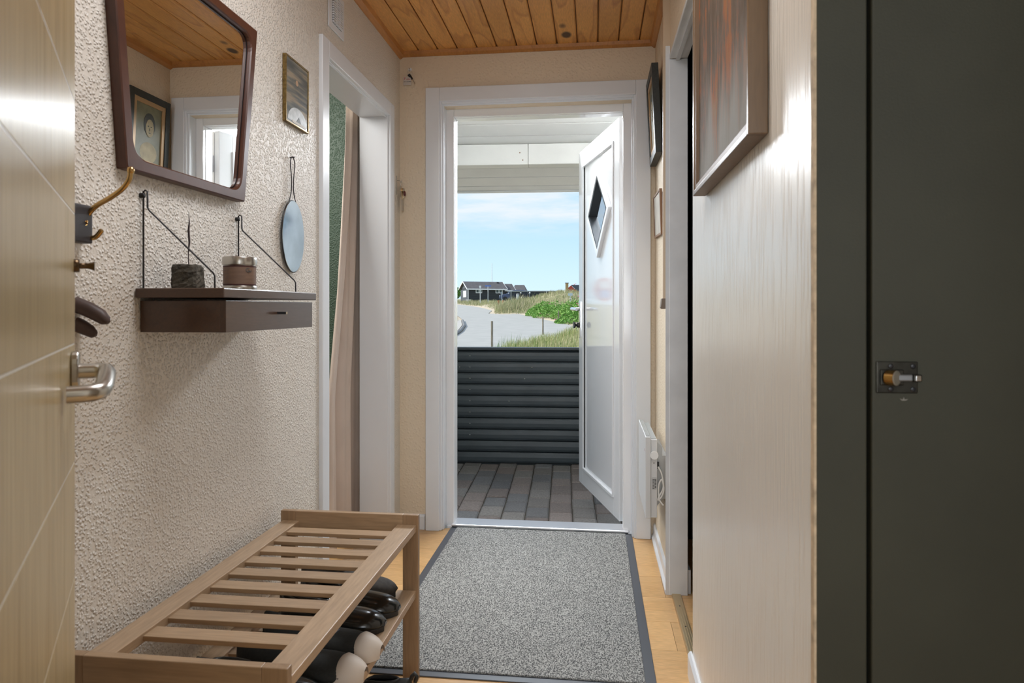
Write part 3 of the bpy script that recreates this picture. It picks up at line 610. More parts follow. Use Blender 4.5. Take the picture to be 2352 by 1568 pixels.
MB().lathe((bk - .003, 2.075, 1.795), [(.009, 0), (.009, .0006)], 20, 'x').build('print_sun', mat('print sun', (.42, .25, .13), .4), ph)
gp = mat('print pale stone', (.36, .37, .36), .4, noise=(50, .3))
MB().prism([(bk - .003, 2.01 + .07 * (1 - math.cos(k * math.pi / 14)), 1.668 + .048 * math.sin(k * math.pi / 14)) for k in range(15)], (0, 0, 0), (.0006, 0, 0)).build('print_rock', gp, ph)
MB().prism([(bk - .0024, 2.04, 1.664), (bk - .0024, 2.14, 1.664), (bk - .0024, 2.14, 1.672), (bk - .0024, 2.04, 1.672)], (0, 0, 0), (.0006, 0, 0)).build('print_shore', mat('print shore', (.5, .46, .4), .5), ph)
MB().prism([(bk - .0023, 2.07, 1.672), (bk - .0023, 2.105, 1.672), (bk - .0023, 2.088, 1.69)], (0, 0, 0), (.0006, 0, 0)).build('print_peak', mat('print peak', (.12, .13, .13), .5), ph)
# ================================================================== oval hand mirror
hm_ = thing('hand_mirror', 'oval tarnished hand mirror with wire loop handle hung right of shelf', 'mirror', (XL, 2.048, 1.19))
cy, cz, ry, rz = 2.049, 1.306, .0775, .112
P = [(cy + ry * math.cos(2 * math.pi * k / 48), cz + rz * math.sin(2 * math.pi * k / 48)) for k in range(48)]
MB().prism([(XL + .006, a, b) for a, b in P], (0, 0, 0), (.006, 0, 0)).build('glass', TARN, hm_, bevel=.001)
MB().tube([(XL + .009, cy + (ry + .001) * math.cos(2 * math.pi * k / 48), cz + (rz + .001) * math.sin(2 * math.pi * k / 48)) for k in range(48)], .0016, 6, closed=True).build('rim', BLACKM, hm_)
hw = loop([(XL + .009, cy - .03, 1.408), (XL + .009, cy - .012, 1.445), (XL + .009, cy - .010, 1.49), (XL + .009, cy - .018, 1.535), (XL + .009, cy - .003, 1.556), (XL + .009, cy + .014, 1.535), (XL + .009, cy + .006, 1.49), (XL + .009, cy + .006, 1.445), (XL + .009, cy + .024, 1.410)], 0)
MB().tube(hw, .0017, 6).build('wire_handle', BLACKM, hm_)
MB().tube([(XL - .002, cy - .002, 1.553), (XL + .016, cy - .002, 1.555)], .002, 8).build('nail', BLACKM, hm_)
# ================================================================== wall shelf with drawer
sh = thing('wall_shelf', 'dark walnut wall shelf with one drawer and black wire brackets', 'shelf', (XL, 1.54, 1.03))
SX = -.752; SY0, SY1 = 1.315, 1.783
MB().box(XL + .002, SX, SY0, SY1, 1.102, 1.122).build('board', WALNUT, sh, bevel=.002)
DY0, DY1 = 1.332, 1.768; DXf = -.757
MB().box(XL + .002, DXf - .012, DY0, DY1, 1.030, 1.0965).build('drawer_case', WALNUT, sh, bevel=.001)
dwr = MB().box(DXf - .012, DXf, DY0, DY1, 1.030, 1.0965).build('drawer', WALNUT, sh, bevel=.001)
MB().box(DXf, DXf + .022, 1.562, 1.570, 1.066, 1.072).build('pull', BLACKM, dwr)
MB().box(DXf + .022, DXf + .0225, 1.5622, 1.5698, 1.0662, 1.0718).build('pull_tip', mat('worn brass', (.55, .45, .32), .4, 1), dwr)
for yb_ in (1.335, 1.722):
    wx = XL + .007
    br = MB().tube([(wx, yb_, 1.102), (wx, yb_, 1.326), (wx + .004, yb_, 1.3285), (wx + .009, yb_, 1.326), (wx + .0095, yb_, 1.292), (wx + .013, yb_, 1.286), (-.787, yb_, 1.154), (-.7835, yb_, 1.148), (-.783, yb_, 1.118)], .0019, 8).build('wire_bracket', BLACKM, sh)
    MB().lathe((XL, yb_, 1.318), [(.0055, 0), (.0055, .009), (.003, .0105)], 12, 'x').build('screw', BLACKM, br)
# stone candle holder with rod
sto = thing('stone_holder', 'rough mossy grey stone with thin dark rod standing on shelf', 'ornament', (-.884, 1.40, 1.122))
random.seed(5)
def rock(cx, cy, z0, w_, d_, h_, seed, nseg=24, nz=10):
    rnd = random.Random(seed); mb = MB(); V = []
    for i in range(nz + 1):
        f = i / nz; ww = (1.04 - .10 * f) * (1 if 0 < i < nz else .94)
        for k in range(nseg):
            a = 2 * math.pi * k / nseg; ca, sa = math.cos(a), math.sin(a); pr = 1 / max(abs(ca), abs(sa)) ; pr = min(pr, 1.22)
            r = 1 + rnd.uniform(-.05, .05)
            V.append((cx + w_ / 2 * ca * pr * ww * r * .93, cy + d_ / 2 * sa * pr * ww * r * .93, z0 + h_ * f + (rnd.uniform(-.002, .0015) if i == nz else 0)))
    F = [(i * nseg + k, i * nseg + (k + 1) % nseg, (i + 1) * nseg + (k + 1) % nseg, (i + 1) * nseg + k) for i in range(nz) for k in range(nseg)]
    mb.add(V, F, False); mb.add(V[:nseg], [tuple(range(nseg))[::-1]]); mb.add(V[-nseg:], [tuple(range(nseg))]); return mb
rock(-.884, 1.40, 1.1222, .062, .055, .053, 3).build('stone', mat('mossy stone', (.085, .075, .058), .95, noise=(70, .55), bump=(160, .003, 1)), sto)
MB().tube([(-.882, 1.40, 1.172), (-.883, 1.40, 1.20), (-.881, 1.401, 1.225), (-.8825, 1.40, 1.25), (-.8805, 1.4, 1.27), (-.882, 1.4, 1.288)], [.0011, .0011, .002, .0024, .0012, .0006], 8).build('rod', mat('burnt stick', (.035, .022, .025), .7), sto)
# tin
tin = thing('candle_tin', 'round metal tin with brown paper label standing on shelf', 'tin', (-.851, 1.56, 1.122))
c0 = (-.851, 1.56, 1.1222)
MB().lathe(c0, [(.0375, 0), (.039, .001), (.0393, .010), (.0370, .012), (.0370, .060), (.0385, .062)], 40).build('can', METAL, tin)
MB().lathe((c0[0], c0[1], c0[2] + .0622), [(.0392, 0), (.0395, .002), (.0395, .017), (.038, .019), (.001, .019)], 40).build('lid', METAL, tin)
LAB = mat('brown label', (.21, .13, .09), .6, noise=(40, .12, (1, 1, 4)))
n = 28; V = []; cc = c0; a0, a1 = math.radians(-170), math.radians(22)
for k in range(n + 1):
    a = a0 + (a1 - a0) * k / n
    V += [(cc[0] + .0375 * math.cos(a), cc[1] + .0375 * math.sin(a), cc[2] + .013), (cc[0] + .0375 * math.cos(a), cc[1] + .0375 * math.sin(a), cc[2] + .059)]
lb = MB().add(V, [(2 * k, 2 * k + 2, 2 * k + 3, 2 * k + 1) for k in range(n)], True).build('label', LAB, tin)
for zz in (.013, .0565):
    V = []
    for k in range(n + 1):
        a = a0 + (a1 - a0) * k / n; V += [(cc[0] + .0377 * math.cos(a), cc[1] + .0377 * math.sin(a), cc[2] + zz), (cc[0] + .0377 * math.cos(a), cc[1] + .0377 * math.sin(a), cc[2] + zz + .0028)]
    MB().add(V, [(2 * k, 2 * k + 2, 2 * k + 3, 2 * k + 1) for k in range(n)], True).build('border', mat('label border', (.07, .02, .02), .6), lb)
def text(s, size, loc, M, m, name, parent, ext=.0002):
    cu_ = bpy.data.curves.new(name, 'FONT'); cu_.body = s; cu_.size = size; cu_.extrude = ext; cu_.align_x = 'LEFT'
    o = bpy.data.objects.new(name, cu_); COL.objects.link(o)
    o.parent = parent; o.matrix_local = Matrix.Translation(Vector(loc) - wloc(parent)) @ M.to_4x4(); cu_.materials.append(m); cu_.resolution_u = 3
    bpy.context.view_layer.update(); me = bpy.data.meshes.new_from_object(o.evaluated_get(bpy.context.evaluated_depsgraph_get()))
    r = bpy.data.objects.new(name, me); COL.objects.link(r); r.parent = parent; r.matrix_local = o.matrix_local.copy(); bpy.data.objects.remove(o, do_unlink=True); r.name = name
    if not me.materials: me.materials.append(m)
    return r
# rotation facing direction angle th (about z): text x axis tangent
def facing(th):
    c_, s_ = math.cos(th), math.sin(th)   # outward normal (c,s,0); right axis = (-s,c,0)
    return Matrix(((-s_, 0, c_), (c_, 0, s_), (0, 1, 0)))
th_ = math.radians(-42)
for k, ch in enumerate('Cosi'):
    a = th_ + k * .105 + (.05 if k else 0); text(ch, .015 if k == 0 else .010, (cc[0] + .0379 * math.cos(a), cc[1] + .0379 * math.sin(a), cc[2] + .044), facing(a), INK, 'lettering', lb)
for r_ in range(5):
    for k in range(7):
        a = math.radians(-140) + k * .10
        if (r_ * 3 + k) % 5 == 0: continue
        mm = facing(a).to_4x4(); mm.translation = Vector((cc[0] + .0377 * math.cos(a), cc[1] + .0377 * math.sin(a), cc[2] + .047 - r_ * .0075))
        MB().box(-.0015, .0015, 0, .0008, 0, .0002, mm).build('small_print', INK, lb)
# ================================================================== coat rack
ck = thing('brass_coat_hook', 'curved brass coat hook on dark block beside the veneered door', 'hook', (XL, 1.16, 1.23))
MB().box(XL + .001, XL + .024, 1.118, 1.168, 1.200, 1.270).build('block', mat('dark slate block', (.045, .042, .048), .5), ck, bevel=.003)
MB().tube(loop([(XL + .022, 1.15, 1.236), (XL + .018, 1.16, 1.250), (-.915, 1.16, 1.268), (-.885, 1.16, 1.284), (-.862, 1.16, 1.299), (-.848, 1.16, 1.316), (-.8445, 1.16, 1.333)], 0), .0048, 12).build('upper_arm', BRASS, ck)
MB().lathe((-.8445, 1.16, 1.333), [(.001, -.007), (.0055, -.005), (.0065, 0), (.0055, .005), (.001, .007)], 14).build('tip', BRASS, ck)
MB().tube(loop([(XL + .022, 1.15, 1.236), (-.946, 1.162, 1.222), (-.935, 1.164, 1.212), (-.920, 1.166, 1.212), (-.907, 1.167, 1.226)], 0), [.0045] * 32 + [.0030], 12).build('lower_arm', BRASS, ck)
wk = thing('wooden_coat_peg', 'dark brown wooden coat peg with two rounded prongs, half hidden by veneered door', 'hook', (XL, 1.16, 1.06))
PEG = mat('dark peg wood', (.07, .042, .035), .5, noise=(30, .2))
MB().tube([(XL + .001, 1.15, 1.088), (-.925, 1.155, 1.078), (-.905, 1.16, 1.066), (-.895, 1.16, 1.058), (-.889, 1.16, 1.054)], [.0145, .014, .013, .010, .004], 14).build('prong', PEG, wk)
MB().tube([(XL + .001, 1.15, 1.052), (-.938, 1.155, 1.046), (-.926, 1.16, 1.038), (-.918, 1.16, 1.032), (-.914, 1.16, 1.030)], [.0135, .013, .011, .008, .003], 14).build('prong', PEG, wk)
# ================================================================== vent
ve = thing('air_vent', 'white square louvred air vent above the left doorway', 'vent', (XL, 2.43, 2.09))
vy0, vy1, vz0, vz1 = 2.352, 2.502, 2.094, 2.244
MB().box(XL + .0005, XL + .006, vy0, vy1, vz0, vz1).build('plate', WHITE, ve, bevel=.003)
MB().box(XL + .006, XL + .0065, vy0 + .03, vy1 - .03, vz0 + .025, vz1 - .02).build('opening', mat('vent dark', (.12, .12, .12), .8), ve)
for k in range(12):
    z = vz0 + .027 + k * .0087
    MB().box(XL + .0065, XL + .013, vy0 + .03, vy1 - .03, z, z + .0048).build('louvre', WHITE, ve)
for k in (1, 2): MB().box(XL + .0065, XL + .0135, vy0 + .03 + k * .03 - .002, vy0 + .03 + k * .03 + .002, vz0 + .025, vz1 - .02).build('mullion', WHITE, ve)
# ================================================================== keys
k1 = thing('car_key_bunch', 'key with white printed tag hanging from hook on front wall', 'keys', (-.90, YF, 2.22))
yk = YF - .006
MB().tube(loop([(-.898, YF + .001, 2.258), (-.898, YF - .012, 2.256), (-.898, YF - .016, 2.246), (-.898, YF - .010, 2.240)], 0), .0018, 8).build('hook', CHROME, k1)
MB().lathe((-.898, YF - .001, 2.252), [(.009, 0), (.009, -.0015)], 16, 'y').build('hook_base', WHITE, k1)
MB().tube([(-.898 + .011 * math.cos(a), yk - .006, 2.233 + .011 * math.sin(a)) for a in [2 * math.pi * k / 20 for k in range(20)]], .0012, 6, closed=True).build('ring', CHROME, k1)
tg = MB().box(-.929, -.889, yk - .008, yk - .005, 2.172, 2.214).build('tag', mat('tag white', (.66, .62, .58), .4), k1, bevel=.0015)
text('F', .016, (-.924, yk - .0085, 2.199), facing(-math.pi / 2), mat('tag red', (.55, .04, .04), .5), 'lettering', tg)
text('inhu', .010, (-.913, yk - .0085, 2.198), facing(-math.pi / 2), MATS['tag red'], 'lettering', tg)
text('BEST.GRADEN', .0058, (-.926, yk - .0085, 2.187), facing(-math.pi / 2), INK, 'lettering', tg, .0003)
kk = MB().tube([(-.900, yk - .010, 2.222), (-.893, yk - .010, 2.212)], [.008, .006], 10).tube([(-.893, yk - .01, 2.218), (-.883, yk - .01, 2.200)], .0045, 10).build('key_head', BLACKM, k1)
MB().box(-.0016, .0016, -.0008, .0008, -.030, 0, Matrix.Translation((-.884, yk - .010, 2.203)) @ Matrix.Rotation(math.radians(-30), 4, 'Y')).build('key_blade', METAL, k1)
k2 = thing('house_key_bunch', 'bunch of house keys with blank tag hanging beside left door casing', 'keys', (XL, 3.24, 1.6))
MB().box(XL + .0005, XL + .003, 3.205, 3.213, 1.63, 1.72).build('hook_rail', METAL, k2)
MB().tube(loop([(XL, 3.222, 1.70), (XL + .014, 3.222, 1.698), (XL + .022, 3.222, 1.690), (XL + .024, 3.222, 1.705)], 0), .0016, 8).build('hook', METAL, k2)
kx = XL + .020
MB().tube([(kx, 3.226 + .013 * math.cos(a), 1.683 + .013 * math.sin(a)) for a in [2 * math.pi * k / 20 for k in range(20)]], .0013, 6, closed=True).build('ring', CHROME, k2)
for i, (ky, kz, c_) in enumerate(((3.212, 1.660, METAL), (3.232, 1.652, BRASS), (3.246, 1.655, METAL))):
    MB().lathe((kx - .001 + i * .0035, ky, kz), [(.012, 0), (.012, .0022)], 18, 'x').build('key_head', c_, k2)
    MB().box(kx - .001 + i * .0035, kx + .001 + i * .0035, ky - .0035, ky + .0035, kz - .043, kz - .01).build('key_blade', c_, k2)
MB().lathe((kx + .012, 3.244, 1.640), [(.011, -.004), (.013, 0), (.010, .004)], 16, 'x').build('red_fob', mat('maroon fob', (.10, .012, .015), .3), k2)
MB().box(kx, kx + .0025, 3.232, 3.262, 1.555, 1.622).build('tag', mat('tag beige', (.50, .45, .38), .5), k2, bevel=.001)
# ================================================================== curtain + rod
cuo = thing('beige_curtain', 'beige floor length curtain gathered beside the left doorway', 'curtain', (-1.15, 3.1, 0))
nu, nz_ = 70, 40; V = []
for i in range(nz_ + 1):
    z = 2.18 - i / nz_ * 2.15
    tz = min(1, max(0, (2.0 - z) / 1.3)); yl = 3.03 - .25 * tz ** 1.35; yr = 3.24
    for j in range(nu + 1):
        u = j / nu; y = yl + (yr - yl) * u; A = .017 + .012 * tz
        V.append((-1.135 + A * math.sin(u * 5.2 * math.pi + .5 * math.sin(z * 2)) + .006 * math.sin(u * 17 * math.pi + z), y, z))
F = [(i * (nu + 1) + j, i * (nu + 1) + j + 1, (i + 1) * (nu + 1) + j + 1, (i + 1) * (nu + 1) + j) for i in range(nz_) for j in range(nu)]
co = MB().add(V, F, True).build('fabric', mat('beige curtain cloth', (.60, .50, .43), .8, noise=(8, .04)), cuo)
sd = co.modifiers.new('thickness', 'SOLIDIFY'); sd.thickness = .0015
MB().tube([(-1.135, 2.25, 2.19), (-1.135, 3.44, 2.19)], .009, 12).build('rod', CHROME, cuo)
# ================================================================== shoe rack
rk = thing('shoe_rack', 'oiled wooden shoe rack bench with slatted top along left wall', 'shoe rack', (-.71, 1.5, 0))
RX0, RX1, RY0, RY1, RT = -.925, -.507, 1.083, 1.950, .480
LWd = .046; TK = .018
for yb0, face in ((RY0, -1), (RY1 - TK, 1)):
    MB().box(RX0, RX0 + LWd, yb0, yb0 + TK, 0, RT).build('leg', OAKZ, rk, bevel=.0015)
    MB().box(RX1 - LWd, RX1, yb0, yb0 + TK, 0, RT).build('leg', OAKZ, rk, bevel=.0015)
    MB().box(RX0 + LWd, RX1 - LWd, yb0, yb0 + TK, RT - .065, RT).build('end_rail', OAKX, rk, bevel=.0015)
    MB().box(RX0 + LWd, RX1 - LWd, yb0, yb0 + TK, .19, .235).build('end_rail', OAKX, rk, bevel=.0015)
    MB().lathe((RX0 + .018, yb0 if face < 0 else yb0 + TK, RT - .045), [(.006, 0), (.005, .002 * face)], 14, 'y').build('bolt', METAL, rk)
ya_, yb2 = RY0 + TK, RY1 - TK
for zt, n_sl in ((.452, 9), (.262, 9)):
    MB().box(RX0 + .006, RX0 + .058, ya_, yb2, zt - .02, zt).build('side_rail', OAK, rk, bevel=.0015)
    MB().box(RX1 - .062, RX1 - .006, ya_, yb2, zt - .02, zt).build('side_rail', OAK, rk, bevel=.0015)
    first = None
    for k in range(n_sl):
        yc = 1.248 + k * .0775
        if first is None:
            first = MB().box(RX0 + .05, RX1 - .055, yc - .0215, yc + .0215, zt - .016, zt - .006).build('slat', OAKX, rk, bevel=.001); fy = yc
        else: part_copy(first, rk, (0, yc - fy, 0))
    MB().box(RX0 + .05, RX1 - .055, ya_, ya_ + .03, zt - .021, zt - .005).build('slat', OAKX, rk, bevel=.001)
# ================================================================== shoes
def shoe(name, label, loc, rot, kind, L=.275, W=.098, tilt=0):
    """toe points along local +x, heel at 0"""
    t_ = thing(name, label, 'shoe', loc, 'shoes on the shoe rack'); t_.rotation_euler = (0, tilt, rot)
    mats = {
        'sneaker': (mat('black knit', (.012, .014, .013), .75, noise=(200, .3)), mat('beige toe rubber', (.52, .45, .38), .55)),
        'leather': (mat('black leather', (.009, .010, .009), .22, coat=.3), mat('black outsole', (.015, .015, .015), .5)),
        'suede': (mat('dark brown suede', (.045, .038, .032), .85, noise=(90, .3)), mat('black outsole', (.015, .015, .015), .5)),
        'tab': (mat('black textile', (.012, .013, .012), .6), mat('white outsole', (.55, .55, .55), .5))}[kind]
    up, so = mats
    NS, NR = 22, 20
    def half(u):  # half width
        return W / 2 * (.68 + .32 * math.sin(min(1, u / .35) * math.pi / 2) - (.16 * math.exp(-((u - .42) / .16) ** 2)) ) * (math.sqrt(max(0, 1 - ((u - .72) / .285) ** 2)) if u > .72 else 1) * (math.sqrt(max(0, 1 - ((.14 - u) / .145) ** 2)) if u < .14 else 1)
    def top(u):
        if u < .12: return .078 + .006 * (1 - u / .12)
        if u < .40: return .078 - (u - .12) * .02
        if u < .62: return .072 - (u - .40) * .10
        return .050 - .016 * ((u - .62) / .38) ** 1.5 - (.014 * max(0, (u - .80) / .20) ** 3)
    sole = .016 if kind != 'leather' else .012
    V = []; us = [.002 + .996 * (i / NS) for i in range(NS + 1)]
    for u in us:
        h = max(half(u), .002); tp = top(u)
        for k in range(NR):
            a = math.pi * k / (NR - 1); ca = math.cos(a); sa = math.sin(a)
            wv = h * ca * (1 - .18 * sa if u > .5 else 1 - .30 * sa); V.append((u * L, wv * (1.0), sole + (tp - sole) * sa ** .7))
    mb = MB()
    F = []
    for i in range(NS):
        for k in range(NR - 1):
            um = (us[i] + us[i + 1]) / 2; km = (k + .5) / (NR - 1)
            if .13 < um < .46 and .40 < km < .60: continue  # foot opening
            F.append((i * NR + k, (i + 1) * NR + k, (i + 1) * NR + k + 1, i * NR + k + 1))
    mb.add(V, F, True); mb.add(V[:NR], [tuple(range(NR))]); mb.add(V[-NR:], [tuple(range(NR))[::-1]])
    o = mb.build('upper', up, None); o.parent = t_
    sdf = o.modifiers.new('thickness', 'SOLIDIFY'); sdf.thickness = .003; sdf.offset = -1
    mb = MB(); n = 40; pts = []
    for k in range(n):
        if k < n // 2: u = k / (n // 2); s_ = 1
        else: u = 1 - (k - n // 2) / (n // 2); s_ = -1
        u = .001 + .998 * u; pts.append((u * L * 1.012 - .001, s_ * (half(u) + .003), 0))
    mb.prism(pts, (0, 0, 0), (0, 0, sole + .002)); o = mb.build('sole', so, None, bevel=.002); o.parent = t_
    # insole
    mb = MB(); mb.prism([(p[0] * .94 + .008, p[1] * .86, sole + .002) for p in pts], (0, 0, 0), (0, 0, .004)); o = mb.build('insole', BLACKM, None); o.parent = t_
    # collar ring
    ring_ = []
    for k in range(20):
        a = 2 * math.pi * k / 20; u = .295 + .17 * math.cos(a); ring_.append((u * L, .017 * math.sin(a), top(u) + .001))
    o = MB().tube(ring_, .0042, 6, closed=True).build('collar', up, None); o.parent = t_
    if kind == 'sneaker':
        V = []; us2 = [.74 + .26 * i / 10 for i in range(11)]
        for u in us2:
            h = max(half(min(u, .998)), .002) + .0045; tp = top(u) * 1.0 + .005
            for k in range(NR):
                a = math.pi * k / (NR - 1); V.append((u * L + (.007 * (u - .74) / .26), h * math.cos(a) * (1 - .15 * math.sin(a)), .004 + (tp) * math.sin(a) ** .7 * (.45 + .55 * min(1, (u - .74) / .10))))
        F = [(i * NR + k, (i + 1) * NR + k, (i + 1) * NR + k + 1, i * NR + k + 1) for i in range(10) for k in range(NR - 1)]
        o = MB().add(V, F, True).build('toe_cap', so, None); o.parent = t_
        for i in range(4):
            u = .50 + i * .045; o = MB().tube([(u * L, -.020, top(u) - .004), (u * L, 0, top(u) + .004), (u * L + .004, .020, top(u) - .004)], .0022, 6).build('lace', mat('blue grey lace', (.10, .14, .22), .7), None); o.parent = t_
    if kind == 'leather':
        o = MB().tube([(.66 * L + .018 * math.cos(a) - .018, .034 * math.sin(a), top(.66) - .004 + .003 * math.cos(a)) for a in [math.pi * (k / 12 - .5) for k in range(13)]], .0012, 6).build('seam', up, None); o.parent = t_
    if kind == 'tab':
        o = MB().tube([(.006, 0, .070), (-.004, 0, .092), (-.010, 0, .100), (-.017, 0, .092), (-.012, 0, .076)], .0055, 8).build('heel_tab', up, None); o.parent = t_
    return t_
zt = .2625
shoe('suede_shoe', 'dark brown suede shoe farthest back on rack shelf', (-.835, 1.885, zt), 0.02, 'suede')
shoe('leather_shoe', 'black glossy leather shoe, farther of the pair on the rack shelf', (-.795, 1.790, zt), -.03, 'leather')
shoe('leather_shoe', 'black glossy leather shoe, nearer of the pair on the rack shelf', (-.805, 1.685, zt), .02, 'leather')
shoe('sneaker', 'black sneaker with beige toe beside the glossy leather shoes', (-.790, 1.570, zt), -.06, 'sneaker', .29, .104)
shoe('sneaker', 'black sneaker with beige toe, nearer of the two, middle of rack shelf', (-.795, 1.458, zt), -.02, 'sneaker', .29, .104)
shoe('leather_shoe', 'black shoe nearest the front end of the rack shelf', (-.83, 1.345, zt), .02, 'leather')
shoe('textile_shoe', 'black shoe with heel pull tab on floor under rack', (-.49, 1.79, 0.0), math.pi - .05, 'tab')
# ================================================================== OUTSIDE: porch
A = math.radians(2.5); RM = Matrix.Rotation(A, 4, 'Z')
def RB(mb, *b): return mb.box(*b, RM)
gz = -.105
pv = MB(); RB(pv, -4.5, 3.2, 3.35, 5.62, gz - .12, gz - .012); pvo = pv.build('porch_floor', mat('joint sand', (.075, .065, .052), .95, noise=(40, .3)), kind=ST)
PAV = [mat('paver grey', (.185, .172, .160), .85, noise=(110, .22), obj_rand=.16, bump=(200, .002, .6)), mat('paver reddish', (.20, .168, .152), .85, noise=(110, .22), obj_rand=.14, bump=(200, .002, .6)), mat('paver blue grey', (.15, .148, .148), .85, noise=(110, .22), obj_rand=.14, bump=(200, .002, .6))]
pmesh = []
for m_ in PAV:
    mb = MB(); a, b, h = .0645, .0945, .045; e_ = .008
    lo = [(-a, -b), (a, -b), (a, b), (-a, b)]; hi = [(-a + e_, -b + e_), (a - e_, -b + e_), (a - e_, b - e_), (-a + e_, b - e_)]
    V = [(x, y, -h) for x, y in lo] + [(x, y, -.007) for x, y in lo] + [(x, y, 0) for x, y in hi]
    mb.add(V, [(8, 9, 10, 11)] + [(k, (k + 1) % 4, (k + 1) % 4 + 4, k + 4) for k in range(4)] + [(k + 4, (k + 1) % 4 + 4, (k + 1) % 4 + 8, k + 8) for k in range(4)])
    me = bpy.data.meshes.new('paver'); me.from_pydata([tuple(v) for v in mb.v], [], mb.f); me.materials.append(m_); pmesh.append(me)
rnd = random.Random(11)
for i in range(-14, 12):
    x = i * .1355 - .02
    for j in range(9):
        y = 3.48 + j * .2 + (.1 if i % 2 else 0) + rnd.uniform(-.003, .003)
        if y > 5.30: continue
        o = bpy.data.objects.new('paver', pmesh[rnd.choices([0, 1, 2], [5, 4, 4])[0]]); COL.objects.link(o); o.parent = pvo
        o.location = RM @ Vector((x + rnd.uniform(-.0015, .0015), y, gz + rnd.uniform(-.003, .001))); o.rotation_euler = (rnd.uniform(-.008, .008), rnd.uniform(-.008, .008), A + rnd.uniform(-.012, .012))
# fence
fe = thing('porch_fence', 'low dark grey fence of horizontal boards enclosing the porch', 'fence', tuple(RM @ Vector((-.5, 5.2, gz))))
FEN = mat('charcoal fence paint', (.055, .068, .076), .42, noise=(7, .12, (1, 1, 3)), spec=.5)
f0 = None
for k in range(10):
    z = gz + .004 + k * .0862
    pr = [(0, .02, 0), (0, .003, 0), (0, -.006, .006), (0, -.010, .02), (0, -.010, .045), (0, -.004, .068), (0, .004, .080), (0, .02, .0835)]
    if f0 is None:
        mb = MB(); P = [(-3.4, 5.2 + y, z + zz) for _, y, zz in pr]; mb.prism([RM @ Vector(p) for p in P], (0, 0, 0), tuple(RM.to_3x3() @ Vector((6.2, 0, 0)))); mb.sm = [False] * len(mb.f)
        f0 = mb.build('board', FEN, fe); fz = z
    else: part_copy(f0, fe, (0, 0, z - fz))
mb = MB(); RB(mb, -3.4, 2.8, 5.17, 5.25, gz + .868, gz + .888); mb.build('cap_rail', FEN, fe, bevel=.003)
mb = MB(); RB(mb, -3.4, 2.8, 5.22, 5.26, gz - .1, gz + .865); mb.build('backing', FEN, fe)
for px_, k in ((-.93, 1), (-.99, 0), (-.245, 1), (-.80, 1), (-.30, 2), (-.42, 4), (-.72, 0), (-.72, 1), (-.72, 2), (-.72, 3), (-.72, 4), (-.72, 5), (-.72, 6), (-.72, 7), (-.9, 4)):
    zz = gz + .004 + (9 - k) * .0862 + .042
    MB().lathe(tuple(RM @ Vector((px_, 5.1905, zz))), [(.0045, 0), (.004, -.0025), (.001, -.003)], 10, 'y').build('screw', METAL, fe)
# roof soffit, sloped
so = thing('porch_roof', 'white painted wooden board porch ceiling with cross beam', 'roof', (0, 4.5, 2.2))
WPT = mat('outdoor white paint', (.90, .89, .86), .5, noise=(5, .03))
def rz(y): return H + 1.21 - .25 * (y - 4.3)
Yb = 3.46; k = 0
while Yb < 5.34:
    y1 = min(Yb + .155, 5.40)
    for xa, xb in ((-6.5, -1.01), (-1.002, 2.6)):  # left run stretched out of view to keep sun off the porch
        V = [(xa, Yb + .013, rz(Yb)), (xb, Yb + .013, rz(Yb)), (xb, y1 - .013, rz(y1)), (xa, y1 - .013, rz(y1)), (xa, Yb + .013, rz(Yb) + .03), (xb, Yb + .013, rz(Yb) + .03), (xb, y1 - .013, rz(y1) + .03), (xa, y1 - .013, rz(y1) + .03)]
        MB().add([RM @ Vector(v) for v in V], [(0, 3, 2, 1), (4, 5, 6, 7), (0, 1, 5, 4), (1, 2, 6, 5), (2, 3, 7, 6), (3, 0, 4, 7)]).build('board', WPT, so, bevel=.002)
    Yb = y1; k += 1
MB().add([RM @ Vector(v) for v in ((-6.5, 3.4, rz(3.4) + .031), (2.6, 3.4, rz(3.4) + .031), (2.6, 5.45, rz(5.45) + .031), (-6.5, 5.45, rz(5.45) + .031), (-6.5, 3.4, rz(3.4) + .08), (2.6, 3.4, rz(3.4) + .08), (2.6, 5.45, rz(5.45) + .08), (-6.5, 5.45, rz(5.45) + .08))], [(0, 3, 2, 1), (4, 5, 6, 7), (0, 1, 5, 4), (1, 2, 6, 5), (2, 3, 7, 6), (3, 0, 4, 7)]).build('deck', mat('joint shade black', (.03, .03, .03), .9), so)  # near-black sheet puts shade into the soffit board joints
mb = MB(); RB(mb, -6.5, -.245, 4.62, 4.735, 2.055, 2.195); mb.build('beam', WPT, so, bevel=.004)
mb = MB(); RB(mb, -.243, 2.6, 4.62, 4.735, 2.055, 2.195); mb.build('beam', WPT, so, bevel=.004)
mb = MB(); RB(mb, -6.5, 2.6, 5.40, 5.425, 2.0, 2.12); mb.build('fascia', WPT, so, bevel=.002)
mb = MB(); RB(mb, -3.4, -3.28, 4.6, 4.72, gz, 2.06); mb.build('post', WPT, so); mb = MB(); RB(mb, 2.45, 2.57, 4.6, 4.72, gz, 2.06); mb.build('post', WPT, so)
for (qx, qy, qz) in ((-.30, 4.6195, 2.135), (-.28, 4.6195, 2.085)):
    MB().lathe(tuple(RM @ Vector((qx, qy, qz))), [(.004, 0), (.003, -.001)], 8, 'y').build('nail', mat('rust', (.25, .11, .04), .8), so)
